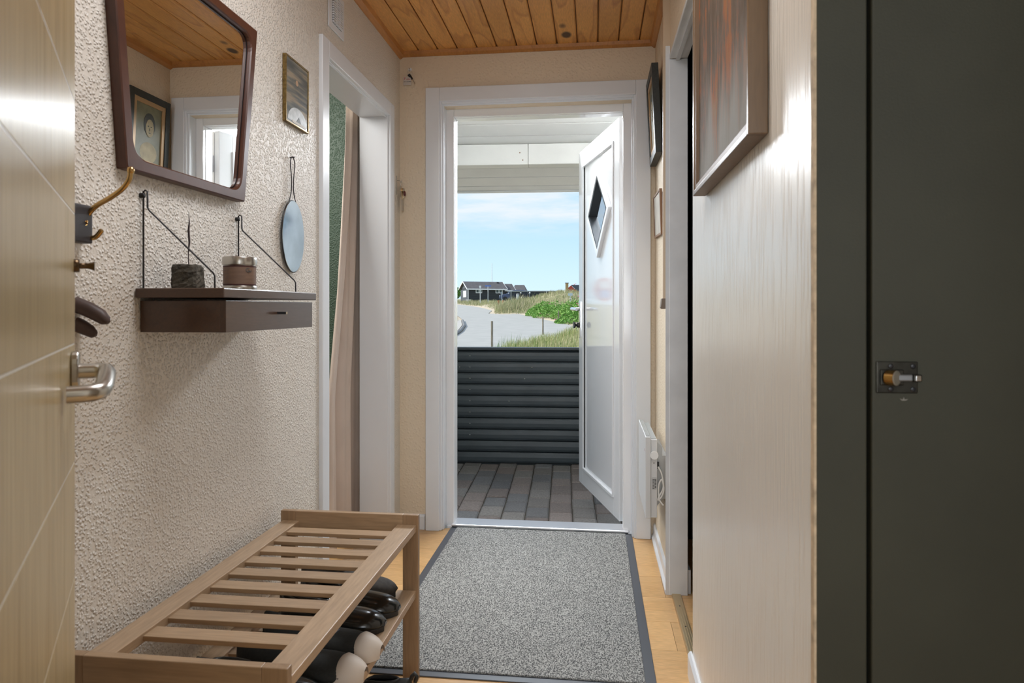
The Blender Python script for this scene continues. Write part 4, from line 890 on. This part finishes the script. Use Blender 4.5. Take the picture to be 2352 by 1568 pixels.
# ================================================================== OUTSIDE: land
def plane(y): return -1.715 + .0345 * y
BUMPS = [  # x, y, amp, sx, sy
    (1.2, 21.5, 1.55, 3.6, 4.6), (-3.3, 20.5, .62, 1.5, 3.0), (-3.4, 76, 1.5, 3.2, 7), (1.5, 76, 1.1, 4.5, 7), (-7.5, 77, .85, 3.2, 4.5),
    (-13.4, 86, .5, 3.6, 5), (1.8, 52, 1.3, 4.2, 6), (-4, 62, .4, 2, 3), (-17, 103, .25, 5, 4)]
def ground(x, y):
    z = plane(y) - (.35 if y < 8 else 0) * 1.0
    for bx, by, am, sx, sy in BUMPS: z += am * math.exp(-((x - bx) / sx) ** 2 - ((y - by) / sy) ** 2)
    return z
ROAD_UP = [(-22.76, 102.2), (-19.98, 97.52), (-16.08, 89.4), (-13.14, 81.01), (-11.14, 74.09), (-10.3, 66.17), (-8.62, 64.24), (-7.27, 65.24), (-5.52, 59.9), (-3.77, 54.02), (-2.0, 48.69), (-.68, 43.03), (.34, 36.36), (3, 30), (9, 24)]
ROAD_LO = [(9, 20), (.28, 26.5), (-1.46, 25.0), (-2.92, 23.4), (-4.27, 21), (-5.0, 14), (-4.5, 7), (-7.4, 7), (-8.2, 24), (-8.34, 31.74), (-7.88, 34.36), (-7.53, 36.76), (-7.84, 40.22), (-8.59, 45.3), (-9.97, 51.82), (-11.75, 58.88), (-13.84, 66.09), (-18, 74), (-26, 92), (-31, 104)]
ROADP = ROAD_UP + ROAD_LO
def inside(x, y, P):
    r = False; j = len(P) - 1
    for i in range(len(P)):
        xi, yi = P[i]; xj, yj = P[j]
        if (yi > y) != (yj > y) and x < (xj - xi) * (y - yi) / (yj - yi) + xi: r = not r
        j = i
    return r
def dist_road(x, y):
    d = 1e9; P = ROADP
    for i in range(len(P)):
        ax, ay = P[i - 1]; bx, by = P[i]; vx, vy = bx - ax, by - ay; t = max(0, min(1, ((x - ax) * vx + (y - ay) * vy) / (vx * vx + vy * vy)))
        d = min(d, math.hypot(x - ax - t * vx, y - ay - t * vy))
    return d
xs = np.concatenate([np.linspace(-60, -30, 12), np.linspace(-29, 12, 110), np.linspace(13, 50, 14)]); ys = np.concatenate([np.linspace(5.6, 60, 130), np.linspace(60.7, 130, 100), np.linspace(135, 330, 14)])
V = []; rnd = random.Random(2)
tuf = lambda x, y: .06 * math.sin(x * 2.1 + 1.3 * math.sin(y * .9)) * math.sin(y * 1.7 + x * .6) + .04 * math.sin(x * 5.3 + y * 1.1)
gh = {}
def ghz(x, y):
    if inside(x, y, ROADP): return plane(y) - .06
    d = dist_road(x, y); f = min(1, d / 2.2); f = f * f * (3 - 2 * f)
    g_ = ground(x, y); far = max(0, y - 135) * .0345
    return plane(y) * (1 - f) + (g_ + tuf(x, y) * min(1, y / 20)) * f + (.02 if f > 0 else 0) * 0 - far * .9
for y in ys:
    for x in xs: V.append((x, y, ghz(x, y)))
nx_ = len(xs); F = [(j * nx_ + i, j * nx_ + i + 1, (j + 1) * nx_ + i + 1, (j + 1) * nx_ + i) for j in range(len(ys) - 1) for i in range(nx_ - 1)]
GM = bpy.data.materials.new('dune ground'); GM.use_nodes = True; t = GM.node_tree; p = t.nodes['Principled BSDF']
g = N(t, 'ShaderNodeNewGeometry'); n = N(t, 'ShaderNodeTexNoise'); n.inputs['Scale'].default_value = .9; n.inputs['Detail'].default_value = 8; n.inputs['Roughness'].default_value = .7; t.links.new(g.outputs['Position'], n.inputs[0])
rp = N(t, 'ShaderNodeValToRGB'); ee = rp.color_ramp.elements; ee[0].position = .33; ee[0].color = (.22, .24, .11, 1); ee[1].position = .70; ee[1].color = (.52, .44, .30, 1); q = ee.new(.5); q.color = (.36, .33, .19, 1)
t.links.new(n.outputs[0], rp.inputs[0])
at = N(t, 'ShaderNodeAttribute'); at.attribute_name = 'sand'; mx = N(t, 'ShaderNodeMix', data_type='RGBA'); t.links.new(at.outputs['Fac'], mx.inputs[0]); t.links.new(rp.outputs[0], mx.inputs[6]); mx.inputs[7].default_value = (.58, .49, .37, 1)
t.links.new(mx.outputs[2], p.inputs['Base Color']); p.inputs['Roughness'].default_value = .95; p.inputs['Specular IOR Level'].default_value = .1
go = MB().add(V, F, True).build('dune_ground', GM, kind=ST)
sand = go.data.attributes.new('sand', 'FLOAT', 'POINT'); vals = []
for x, y, z in V:
    d = dist_road(x, y) if abs(x) < 32 and y < 125 else 9
    s_ = 1 - min(1, max(0, (d - .7) / 1.2)) if y < 110 else .2
    if y < 13: s_ = max(s_, .7)
    vals.append(s_)
sand.data.foreach_set('value', vals)
# road surface: triangulated strip grid clipped to polygon
def poly_surface(P, step, zoff):
    from mathutils.geometry import tessellate_polygon
    pts = []
    for i in range(len(P)):
        a, b = P[i], P[(i + 1) % len(P)]; L = math.hypot(b[0] - a[0], b[1] - a[1]); n = max(1, int(L / step))
        for k in range(n): pts.append((a[0] + (b[0] - a[0]) * k / n, a[1] + (b[1] - a[1]) * k / n))
    tris = tessellate_polygon([[Vector((x, y, 0)) for x, y in pts]])
    return [(x, y, plane(y) + zoff) for x, y in pts], [tuple(t) for t in tris]
V, F = poly_surface(ROADP, 3, .01)
MB().add(V, F).build('road', mat('pale asphalt', (.41, .40, .37), .85, noise=(1.2, .06)), kind=ST)
# pavement island at left with kerb
ISL = [(-8.3, 24), (-8.34, 31.74), (-7.88, 34.36), (-7.53, 36.76), (-7.84, 40.22), (-8.59, 45.3), (-9.97, 51.82), (-12.5, 52), (-13, 40), (-12.5, 26)]
V, F = poly_surface([(x - .25, y) for x, y in ISL], 3, .12)
MB().add(V, F).build('sidewalk', mat('sidewalk concrete', (.50, .47, .42), .9, noise=(2, .08)), kind=ST)
MB().tube([(x - .12, y, plane(y) + .07) for x, y in ISL[:7]], .10, 8).build('kerb', mat('kerb stone', (.20, .20, .20), .8), kind=ST)
# grass ---------------------------------------------------------
def blades(name, label, cat, n, sampler, hmin, hmax, width, m, seed, lean=.35):
    rnd = random.Random(seed); V = []; F = []; c_ = 0; tries = 0; cv = []
    while c_ < n and tries < n * 12:
        tries += 1; x, y = sampler(rnd)
        if inside(x, y, ROADP): continue
        d = dist_road(x, y)
        if d < .5 or (d < 1.4 and rnd.random() < .5): continue
        z = ghz(x, y); h = rnd.uniform(hmin, hmax); a = rnd.uniform(0, math.pi); ca, sa = math.cos(a) * width, math.sin(a) * width
        lx, ly = rnd.uniform(-lean, lean) * h + .12 * h, rnd.uniform(-lean, lean) * h
        b = len(V); V += [(x - ca, y - sa, z - .05), (x + ca, y + sa, z - .05), (x + ca * .6 + lx * .4, y + sa * .6 + ly * .4, z + h * .6), (x - ca * .6 + lx * .4, y - sa * .6 + ly * .4, z + h * .6), (x + lx, y + ly, z + h)]
        F += [(b, b + 1, b + 2, b + 3), (b + 3, b + 2, b + 4)]; s_ = rnd.random(); cv += [s_] * 5; c_ += 1
    o = MB().add(V, F).build(name, m, kind='stuff', label=label, cat=cat)
    at_ = o.data.attributes.new('shade', 'FLOAT', 'POINT'); at_.data.foreach_set('value', cv); return o
def blade_mat(name, c1, c2, c3):
    m = bpy.data.materials.new(name); m.use_nodes = True; t = m.node_tree; p = t.nodes['Principled BSDF']
    at = N(t, 'ShaderNodeAttribute'); at.attribute_name = 'shade'; rp = N(t, 'ShaderNodeValToRGB'); ee = rp.color_ramp.elements
    ee[0].color = (*c1, 1); ee[1].color = (*c3, 1); q = ee.new(.5); q.color = (*c2, 1); t.links.new(at.outputs['Fac'], rp.inputs[0]); t.links.new(rp.outputs[0], p.inputs['Base Color'])
    p.inputs['Roughness'].default_value = .7; p.inputs['Specular IOR Level'].default_value = .2; return m
G1 = blade_mat('near grass blades', (.19, .29, .09), (.40, .44, .19), (.66, .56, .33))
G2 = blade_mat('dune grass blades', (.22, .28, .12), (.42, .41, .22), (.62, .53, .36))
blades('near_grass', 'green and straw coloured grass bank just beyond the porch fence', 'grass', 26000, lambda r: (r.uniform(-6.2, 3.0), r.uniform(14, 29)), .10, .32, .006, G1, 1)
blades('near_grass', 'tall thin green grass stems at the road edge beyond the fence', 'grass', 260, lambda r: (r.choice([r.gauss(-4.1, .25), r.gauss(-3.6, .2), r.gauss(-2.9, .35)]), r.uniform(18.2, 20.4)), .3, .55, .006, blade_mat('green stems', (.12, .22, .07), (.2, .32, .12), (.3, .4, .18)), 4, .2)
blades('dune_grass', 'dry green dune grass covering the mounds behind the road', 'grass', 42000, lambda r: (r.uniform(-21, 6), r.uniform(50, 104)), .16, .45, .022, G2, 2)
blades('dune_grass', 'clump of taller straw grass around two orange stakes', 'grass', 1500, lambda r: (r.gauss(-9.2, .9), r.gauss(71, 2.2)), .6, 1.1, .022, G2, 3)
# rose bushes -----------------------------------------------------
LEAF = blade_mat('rose leaves', (.10, .25, .04), (.20, .40, .08), (.36, .56, .16)); PINK = mat('pink petals', (.75, .25, .35), .6)
def bush(cx, cy, rx, ry, h, seed, label):
    t_ = thing('rose_bush', label, 'bush', (cx, cy, ghz(cx, cy)), 'green rose bushes beside the road')
    rnd = random.Random(seed); V = []; F = []; cv = []; W0 = []
    for k in range(2600):
        a = rnd.uniform(0, 2 * math.pi); r = math.sqrt(rnd.random()); x = cx + rx * r * math.cos(a); y = cy + ry * r * math.sin(a)
        z = ghz(x, y) + h * (1 - r * r * .8) * rnd.uniform(.25, 1.0) * (1 + .25 * math.sin(x * 4 + seed) * math.sin(y * 3)); s_ = rnd.uniform(.05, .095)
        u = Vector((rnd.gauss(0, 1), rnd.gauss(0, 1), rnd.gauss(0, .5))).normalized(); v = u.cross(Vector((rnd.gauss(0, 1), rnd.gauss(0, 1), rnd.gauss(0, 1)))).normalized()
        b = len(V); c_ = Vector((x, y, z)); V += [c_ - u * s_, c_ - v * s_ * .6, c_ + u * s_, c_ + v * s_ * .6]; F.append((b, b + 1, b + 2, b + 3)); cv += [rnd.random()] * 4
        if k % 500 == 0: W0.append(c_ + Vector((0, 0, .08)))
    o = MB().add(V, F).build('leaves', LEAF, t_, kind='stuff'); at_ = o.data.attributes.new('shade', 'FLOAT', 'POINT'); at_.data.foreach_set('value', cv)
    st_ = MB()
    for k in range(8):
        a = k * .8; st_.tube([(cx, cy, ghz(cx, cy) - .05), (cx + rx * .5 * math.cos(a), cy + ry * .5 * math.sin(a), ghz(cx, cy) + h * .6)], .012, 5)
    st_.build('stems', mat('bush stem', (.12, .08, .05), .8), t_)
    for c_ in W0[:3]: MB().lathe(tuple(c_ + Vector((0, -.1, .05))), [(.02, 0), (.07, .03), (.09, .08), (.03, .06)], 10).build('flower', PINK, t_)
bush(-4.9, 61.5, 1.3, 1.6, 1.0, 1, 'leftmost green rose bush at the road edge')
bush(-3.6, 58.5, 1.7, 2.2, 1.15, 2, 'green rose bush with pink flowers right of the leftmost bush')
bush(-1.9, 55.5, 1.7, 2.4, 1.2, 3, 'green rose bush behind the short grey stake')
bush(-1.6, 50.0, 1.3, 1.8, .8, 4, 'low green rose bush spilling nearest to the road')
bush(.1, 52.5, 2.0, 2.6, 1.2, 5, 'large green rose bush at the right by the door handle')
# posts -------------------------------------------------------------
POST = mat('weathered post', (.22, .19, .14), .9, noise=(20, .3, (1, 1, .2)))
def post(name, label, x, y, z0, z1, r, m=POST, cat='post', group=None):
    MB().tube([(x, y, z0), (x, y, z1 - .01), (x, y, z1)], [r, r, r * .8], 12).build(name, m, loc=(x, y, z0), label=label, cat=cat, group=group)
z_ = ghz(-3.911, 26)
post('road_post', 'weathered round wooden post at left, standing before the road', -3.911, 26, min(z_, -.5) - .1, .594, .042)
post('road_post', 'weathered round wooden post at right, beside the grass bank', -2.844, 38, ghz(-2.844, 38) - .1, .594, .045)
post('short_post', 'short grey stake among the rose bushes', -2.593, 50, ghz(-2.593, 50) - .1, ghz(-2.593, 50) + .95, .04)
ORG = mat('rusty orange paint', (.30, .14, .05), .7)
post('orange_stake', 'rusty orange stake, left one of two in dune grass', -10.97, 78, 1.0, 2.02, .10, ORG)
post('orange_stake', 'rusty orange stake, right one of two in dune grass', -10.42, 78, 1.0, 2.02, .10, ORG)
# sign poles
PG = mat('galvanised pole', (.60, .62, .62), .5, .2)
s1_ = thing('road_sign', 'tall grey sign pole with small white plate before dark house', 'sign', (-15.96, 95, 1.5))
MB().tube([(-15.96, 95, 1.5), (-15.96, 95, 4.2)], .055, 8).build('pole', PG, s1_); MB().box(-16.10, -15.82, 94.9, 94.93, 3.98, 4.28).build('plate', mat('white plate', (.75, .78, .8), .5), s1_)
s2_ = thing('road_sign', 'grey pole with blue street name sign before dark house', 'sign', (-14.85, 95, 1.5))
MB().tube([(-14.85, 95, 1.5), (-14.85, 95, 4.2)], .055, 8).build('pole', PG, s2_); MB().box(-15.25, -14.4, 94.9, 94.93, 4.16, 4.32).build('plate', mat('blue sign', (.08, .2, .62), .5), s2_)
s3_ = thing('road_sign', 'short grey pole in front of the blue car', 'sign', (-12.52, 92, 1.4))
MB().tube([(-12.52, 92, 1.4), (-12.52, 92, 3.25)], .04, 8).build('pole', mat('blue grey pole', (.30, .36, .42), .6), s3_); MB().box(-12.60, -12.44, 91.9, 91.93, 2.75, 3.3).build('plate', MATS['blue grey pole'], s3_)
s4 = thing('marker_box', 'small pale marker plate on the dune near the red house', 'sign', (-2.15, 62, 2.0))
MB().tube([(-2.15, 62, 1.7), (-2.15, 62, 2.3)], .04, 8).build('pole', PG, s4); MB().box(-2.35, -1.95, 61.9, 61.94, 2.22, 2.46).build('plate', mat('pale plate', (.6, .66, .7), .5), s4)
MB().tube([(-18.05, 120, 2.0), (-18.05, 120, 9.12)], [.09, .05], 8).build('flagpole', mat('white pole', (.8, .82, .84), .5), loc=(-18.05, 120, 2), label='thin white flagpole rising behind the dark house', cat='flagpole')
rock(-19.95, 107.5, 1.95, .9, .7, .55, 8, 14, 5).build('boulder', mat('pale stone', (.55, .53, .50), .9), loc=(-19.95, 107.5, 1.95), label='pale rounded boulder at the house corner', cat='stone')
ns = thing('road_sign', 'red ringed traffic sign seen mirrored in the glossy door panel', 'sign', (-8.4, 17.3, plane(17.3)))
MB().tube([(-8.4, 17.36, plane(17.3) - .3), (-8.4, 17.36, 1.95)], .035, 10).build('pole', PG, ns)
dsk = MB().lathe((-8.4, 17.3, 1.62), [(.34, 0), (.34, -.02)], 28, 'y').build('disc', mat('sign red', (.65, .04, .04), .4), ns)
MB().box(-8.58, -8.22, 17.272, 17.279, 1.64, 1.86).build('white_panel', WT_ if False else mat('sign white', (.85, .87, .9), .4), dsk); MB().box(-8.56, -8.24, 17.272, 17.279, 1.38, 1.60).build('blue_panel', mat('sign light blue', (.25, .45, .85), .4), dsk)
# ================================================================== dark house
DKW = mat('charcoal cladding', (.030, .034, .038), .7); GRW = mat('sunlit grey cladding', (.10, .112, .13), .7); RF = mat('grey roofing felt', (.115, .105, .105), .9, noise=(1.5, .15)); WT = mat('white trim', (.82, .83, .84), .5); PANE = mat('dark pane', (.04, .06, .05), .1)  # gable grey is the dark cladding lightened for sun on that side
U = Vector((.893, .45, 0)); Wv = Vector((-.45, .893, 0)); 
def house(label, C0, L, D, zb, ze, zr, ov=.35, mwall=DKW, mgable=GRW, windows=(), gable_win=False, chimney=None):
    h = thing('cottage', label, 'house', (C0.x, C0.y, zb))
    def q(u, v, z): return C0 + U * u + Wv * v + Vector((0, 0, z - C0.z))
    def bx(u0, u1, v0, v1, z0, z1): return MB().add([q(a, b, c_) for a in (u0, u1) for b in (v0, v1) for c_ in (z0, z1)], [(0, 1, 3, 2), (4, 6, 7, 5), (0, 4, 5, 1), (2, 3, 7, 6), (0, 2, 6, 4), (1, 5, 7, 3)])
    bx(0, L, 0, D, zb - .6, ze).build('wall', mwall, h)
    # cladding boards of the long wall and gable
    for k in range(int((ze - zb) / .3)):
        bx(-.02, L, -.03, 0, zb + k * .3, zb + k * .3 + .27).build('cladding_board', mwall, h)
        bx(-.05, -.0, 0, D, zb + k * .3, zb + k * .3 + .28).build('cladding_board', mgable, h)
    MB().prism([q(-.03, 0, ze), q(-.03, D, ze), q(-.03, D / 2, zr - .1)], (0, 0, 0), tuple(U * .1)).build('gable', mgable, h)
    MB().prism([q(L - .1, 0, ze), q(L - .1, D, ze), q(L - .1, D / 2, zr - .1)], (0, 0, 0), tuple(U * .1)).build('gable', mgable, h)
    sl = (zr - ze) / (D / 2)
    for sgn in (0, 1):
        v0, v1 = (-ov, D / 2) if sgn == 0 else (D + ov, D / 2); ze_ = ze - ov * sl
        a = [q(-ov, v0, ze_), q(L + ov, v0, ze_), q(L + ov, v1, zr), q(-ov, v1, zr)]
        MB().prism(a, (0, 0, 0), (0, 0, .10)).build('roof', RF, h)
        if sgn == 0:
            MB().prism([q(-ov, v0 - .03, ze_ - .10), q(L + ov, v0 - .03, ze_ - .10), q(L + ov, v0 - .03, ze_ + .09), q(-ov, v0 - .03, ze_ + .09)], (0, 0, 0), tuple(Wv * .05)).build('fascia', WT, h)
        for e_ in (-ov - .04, L + ov):
            MB().prism([q(e_, v0, ze_ - .06), q(e_, v1, zr - .06), q(e_, v1, zr + .13), q(e_, v0, ze_ + .13)], (0, 0, 0), tuple(U * .05)).build('bargeboard', WT, h)
    for (u0, wdt, z0, z1) in windows:
        f = bx(u0, u0 + wdt, -.09, -.02, z0, z1).build('window', WT, h)
        for s_ in (0, 1): bx(u0 + .1 + s_ * (wdt / 2 - .02), u0 + wdt / 2 - .06 + s_ * (wdt / 2 - .02), -.11, -.085, z0 + .1, z1 - .1).build('pane', PANE, f)
    if gable_win: bx(-.12, -.04, D * .22, D * .62, zb + .75, zb + 1.85).build('shutter', WT, h)
    if chimney: bx(chimney, chimney + .3, D / 2 - .6, D / 2 - .3, zr - .5, zr + .05).build('vent_pipe', DKW, h)
    MB().tube([q(-.03, -.05, zb), q(-.03, -.05, ze)], .07, 6).build('corner_board', mat('corner grey', (.45, .47, .48), .6), h)
    if L > 5: MB().tube([q(L - .35, -.4, ze - .05), q(L - .45, -.12, ze - .4), q(L - .45, -.12, zb)], .06, 6).build('downpipe', PG, h)
    return h
C0 = Vector((-20.8, 112, 2.2))
house('dark grey wooden cottage with white trim across the road', C0, 6.4, 4.6, 2.2, 4.45, 5.56, windows=((1.25, 1.1, 3.65, 4.3), (4.75, 1.15, 3.65, 4.3)), gable_win=True, chimney=5.6)
C1 = C0 + U * 6.4 + Wv * 1.0; C1.z = 2.4
house('dark annex with lower grey roof adjoining the cottage', C1, 1.9, 3.4, 2.4, 4.3, 5.25, mgable=DKW)
MB().box(-14.9, -12.8, 126, 130, 2.5, 4.3).add([(-15.1, 125.8, 4.2), (-12.55, 125.8, 4.2), (-12.55, 130.2, 4.2), (-15.1, 130.2, 4.2), (-14.9, 128, 5.5), (-13.1, 128, 5.5)], [(0, 1, 5, 4), (2, 3, 4, 5), (1, 2, 5), (3, 0, 4), (0, 3, 2, 1)]).build('shed', RF, loc=(-14, 128, 2.5), label='grey roofed shed behind the annex', cat='shed')
# red house at right
rh = thing('red_house', 'red house with dark roof and tall chimney behind the dune', 'house', (-1, 112, 2))
MB().box(-4.6, 2, 111, 115, 2, 4.2).build('wall', mat('red paint', (.55, .09, .06), .7), rh)
MB().prism([(-4.65, 111, 4.2), (-4.65, 115, 4.2), (-3.0, 113, 5.2)], (0, 0, 0), (.1, 0, 0)).prism([(-4.75, 110.9, 3.95), (-3.75, 110.9, 4.80), (-2.85, 110.9, 3.95)], (0, 0, 0), (0, .1, 0)).build('gable', MATS['red paint'], rh)
MB().add([(-3.75, 110.8, 4.85), (3, 110.8, 4.85), (3, 110.7, 3.9), (-2.75, 110.7, 3.9), (-3.75, 114, 5.0), (3, 114, 5.0)], [(0, 3, 2, 1), (0, 1, 5, 4), (0, 4, 3), (1, 2, 5)]).build('roof', mat('slate roof', (.07, .08, .10), .7), rh)
MB().box(-4.62, -4.15, 110.2, 110.7, 3.2, 5.2).build('chimney', mat('yellow brick', (.45, .30, .14), .9), rh); MB().box(-4.68, -4.09, 110.14, 110.76, 5.12, 5.22).build('chimney_cap', mat('cap grey', (.25, .25, .22), .9), rh)
# carport fence
cf = thing('slatted_fence', 'long dark slatted fence with pale top rail beside blue car', 'fence', (-8, 94, 2))
for k in range(34):
    x = -11.6 + k * .19
    MB().box(x, x + .15, 94, 94.05, 2.0, 3.42).build('slat', DKW, cf)
MB().box(-12.0, -5.1, 93.9, 94.1, 3.42, 3.52).build('top_rail', PG, cf)
for x in (-11.5, -8.9, -6.6): MB().box(x, x + .09, 93.88, 93.98, 2.0, 3.45).build('post', PG, cf)
MB().box(-12.6, -5.5, 118, 118.2, 3.0, 4.13).build('far_fence', DKW, loc=(-9, 118, 3), label='plain dark fence behind the slatted fence', cat='fence')
def lamp(name, label, x):
    l = thing(name, label, 'garden lamp', (x, 92.6, 2.1)); MB().tube([(x, 92.6, 2.1), (x, 92.6, 3.15)], .035, 6).build('post', BLACKM, l); MB().lathe((x, 92.6, 3.12), [(.03, 0), (.13, .04), (.10, .12), (.02, .14)], 10).build('lamp_head', WT, l)
lamp('garden_lamp', 'white headed lamp post beside the bin before slatted fence', -9.95); lamp('garden_lamp', 'white headed lamp post, middle of the slatted fence', -8.72)
bi = thing('waste_bin', 'pale grey waste bin standing by the blue car', 'bin', (-10.37, 92.6, 2.1)); MB().lathe((-10.37, 92.6, 2.1), [(.17, 0), (.20, .85), (.16, .92)], 14).build('body', mat('bin grey', (.55, .57, .57), .5), bi); MB().lathe((-10.37, 92.6, 3.02), [(.2, 0), (.2, .05), (.08, .12)], 14).build('lid', mat('bin lid', (.2, .2, .2), .5), bi)
MB().lathe((-9.55, 91.9, 2.1), [(.30, 0), (.36, .5), (.1, .62)], 12).build('barbecue', BLACKM, loc=(-9.55, 91.9, 2.1), label='round black garden grill before slatted fence', cat='grill')
# ================================================================== car
car = thing('blue_car', 'dark blue car parked in front of the cottage annex', 'car', (-11.5, 97, 2.3))
CB = mat('dark blue car paint', (.035, .05, .13), .2, coat=.6); CG = mat('car glass', (.32, .38, .44), .1); 
zc0 = 2.15
body = [(0, .32), (.0, .62), (.10, .78), (.55, .92), (1.05, 1.02), (1.75, 1.45), (2.2, 1.56), (3.4, 1.56), (4.0, 1.45), (4.25, 1.0), (4.3, .35)]
MB().prism([(-13.55 + a, 97, zc0 + b) for a, b in body], (0, 97, 0), (0, 98.75, 0)).build('body', CB, car, bevel=.06)
MB().prism([(-13.55 + a, 96.985, zc0 + b) for a, b in [(1.35, 1.04), (1.85, 1.40), (2.25, 1.47), (2.30, 1.04)]], (0, 0, 0), (0, .02, 0)).build('window', PANE, car)
MB().prism([(-13.55 + a, 96.985, zc0 + b) for a, b in [(2.42, 1.04), (2.38, 1.47), (3.35, 1.47), (3.5, 1.04)]], (0, 0, 0), (0, .02, 0)).build('window', PANE, car)
MB().prism([(-13.57 + 1.08, 97.1, zc0 + 1.03), (-13.57 + 1.74, 97.15, zc0 + 1.45), (-13.57 + 1.74, 98.6, zc0 + 1.45), (-13.57 + 1.08, 98.65, zc0 + 1.03)], (0, 0, 0), (-.03, 0, .03)).build('windscreen', CG, car)
for xx in (.85, 3.45): MB().lathe((-13.55 + xx, 96.99, zc0 + .32), [(.32, 0), (.32, .2)], 18, 'y').build('wheel', BLACKM, car)
MB().lathe((-13.50, 97.25, zc0 + .66), [(.02, -.06), (.14, -.04), (.14, .02)], 12, 'x').build('headlight', CHROME, car); MB().box(-12.25, -12.08, 96.85, 97.0, zc0 + 1.02, zc0 + 1.14).build('side_mirror', WT, car)
# far trees at left
def tree(x, y, r, h, label, seed):
    z0 = plane(y) ; t_ = thing('garden_tree', label, 'tree', (x, y, z0)); rnd = random.Random(seed); V = []; F = []; cv = []
    for k in range(2500):
        u = Vector((rnd.gauss(0, 1), rnd.gauss(0, 1), rnd.gauss(0, 1))).normalized() * rnd.uniform(.6, 1); c_ = Vector((x + u.x * r, y + u.y * r, z0 + h * .55 + u.z * h * .45)); s_ = .14
        a = Vector((rnd.gauss(0, 1), rnd.gauss(0, 1), rnd.gauss(0, 1))).normalized(); b_ = a.cross(u).normalized(); b = len(V)
        V += [c_ - a * s_, c_ - b_ * s_ * .6, c_ + a * s_, c_ + b_ * s_ * .6]; F.append((b, b + 1, b + 2, b + 3)); cv += [rnd.random() * .6] * 4
    o = MB().add(V, F).build('crown', LEAF, t_, kind='stuff'); at_ = o.data.attributes.new('shade', 'FLOAT', 'POINT'); at_.data.foreach_set('value', cv)
    MB().tube([(x, y, z0 - .3), (x, y, z0 + h * .6)], .12, 8).build('trunk', POST, t_)
tree(-25.3, 122, 1.4, 2.6, 'dark green bushy tree left of the cottage', 5)
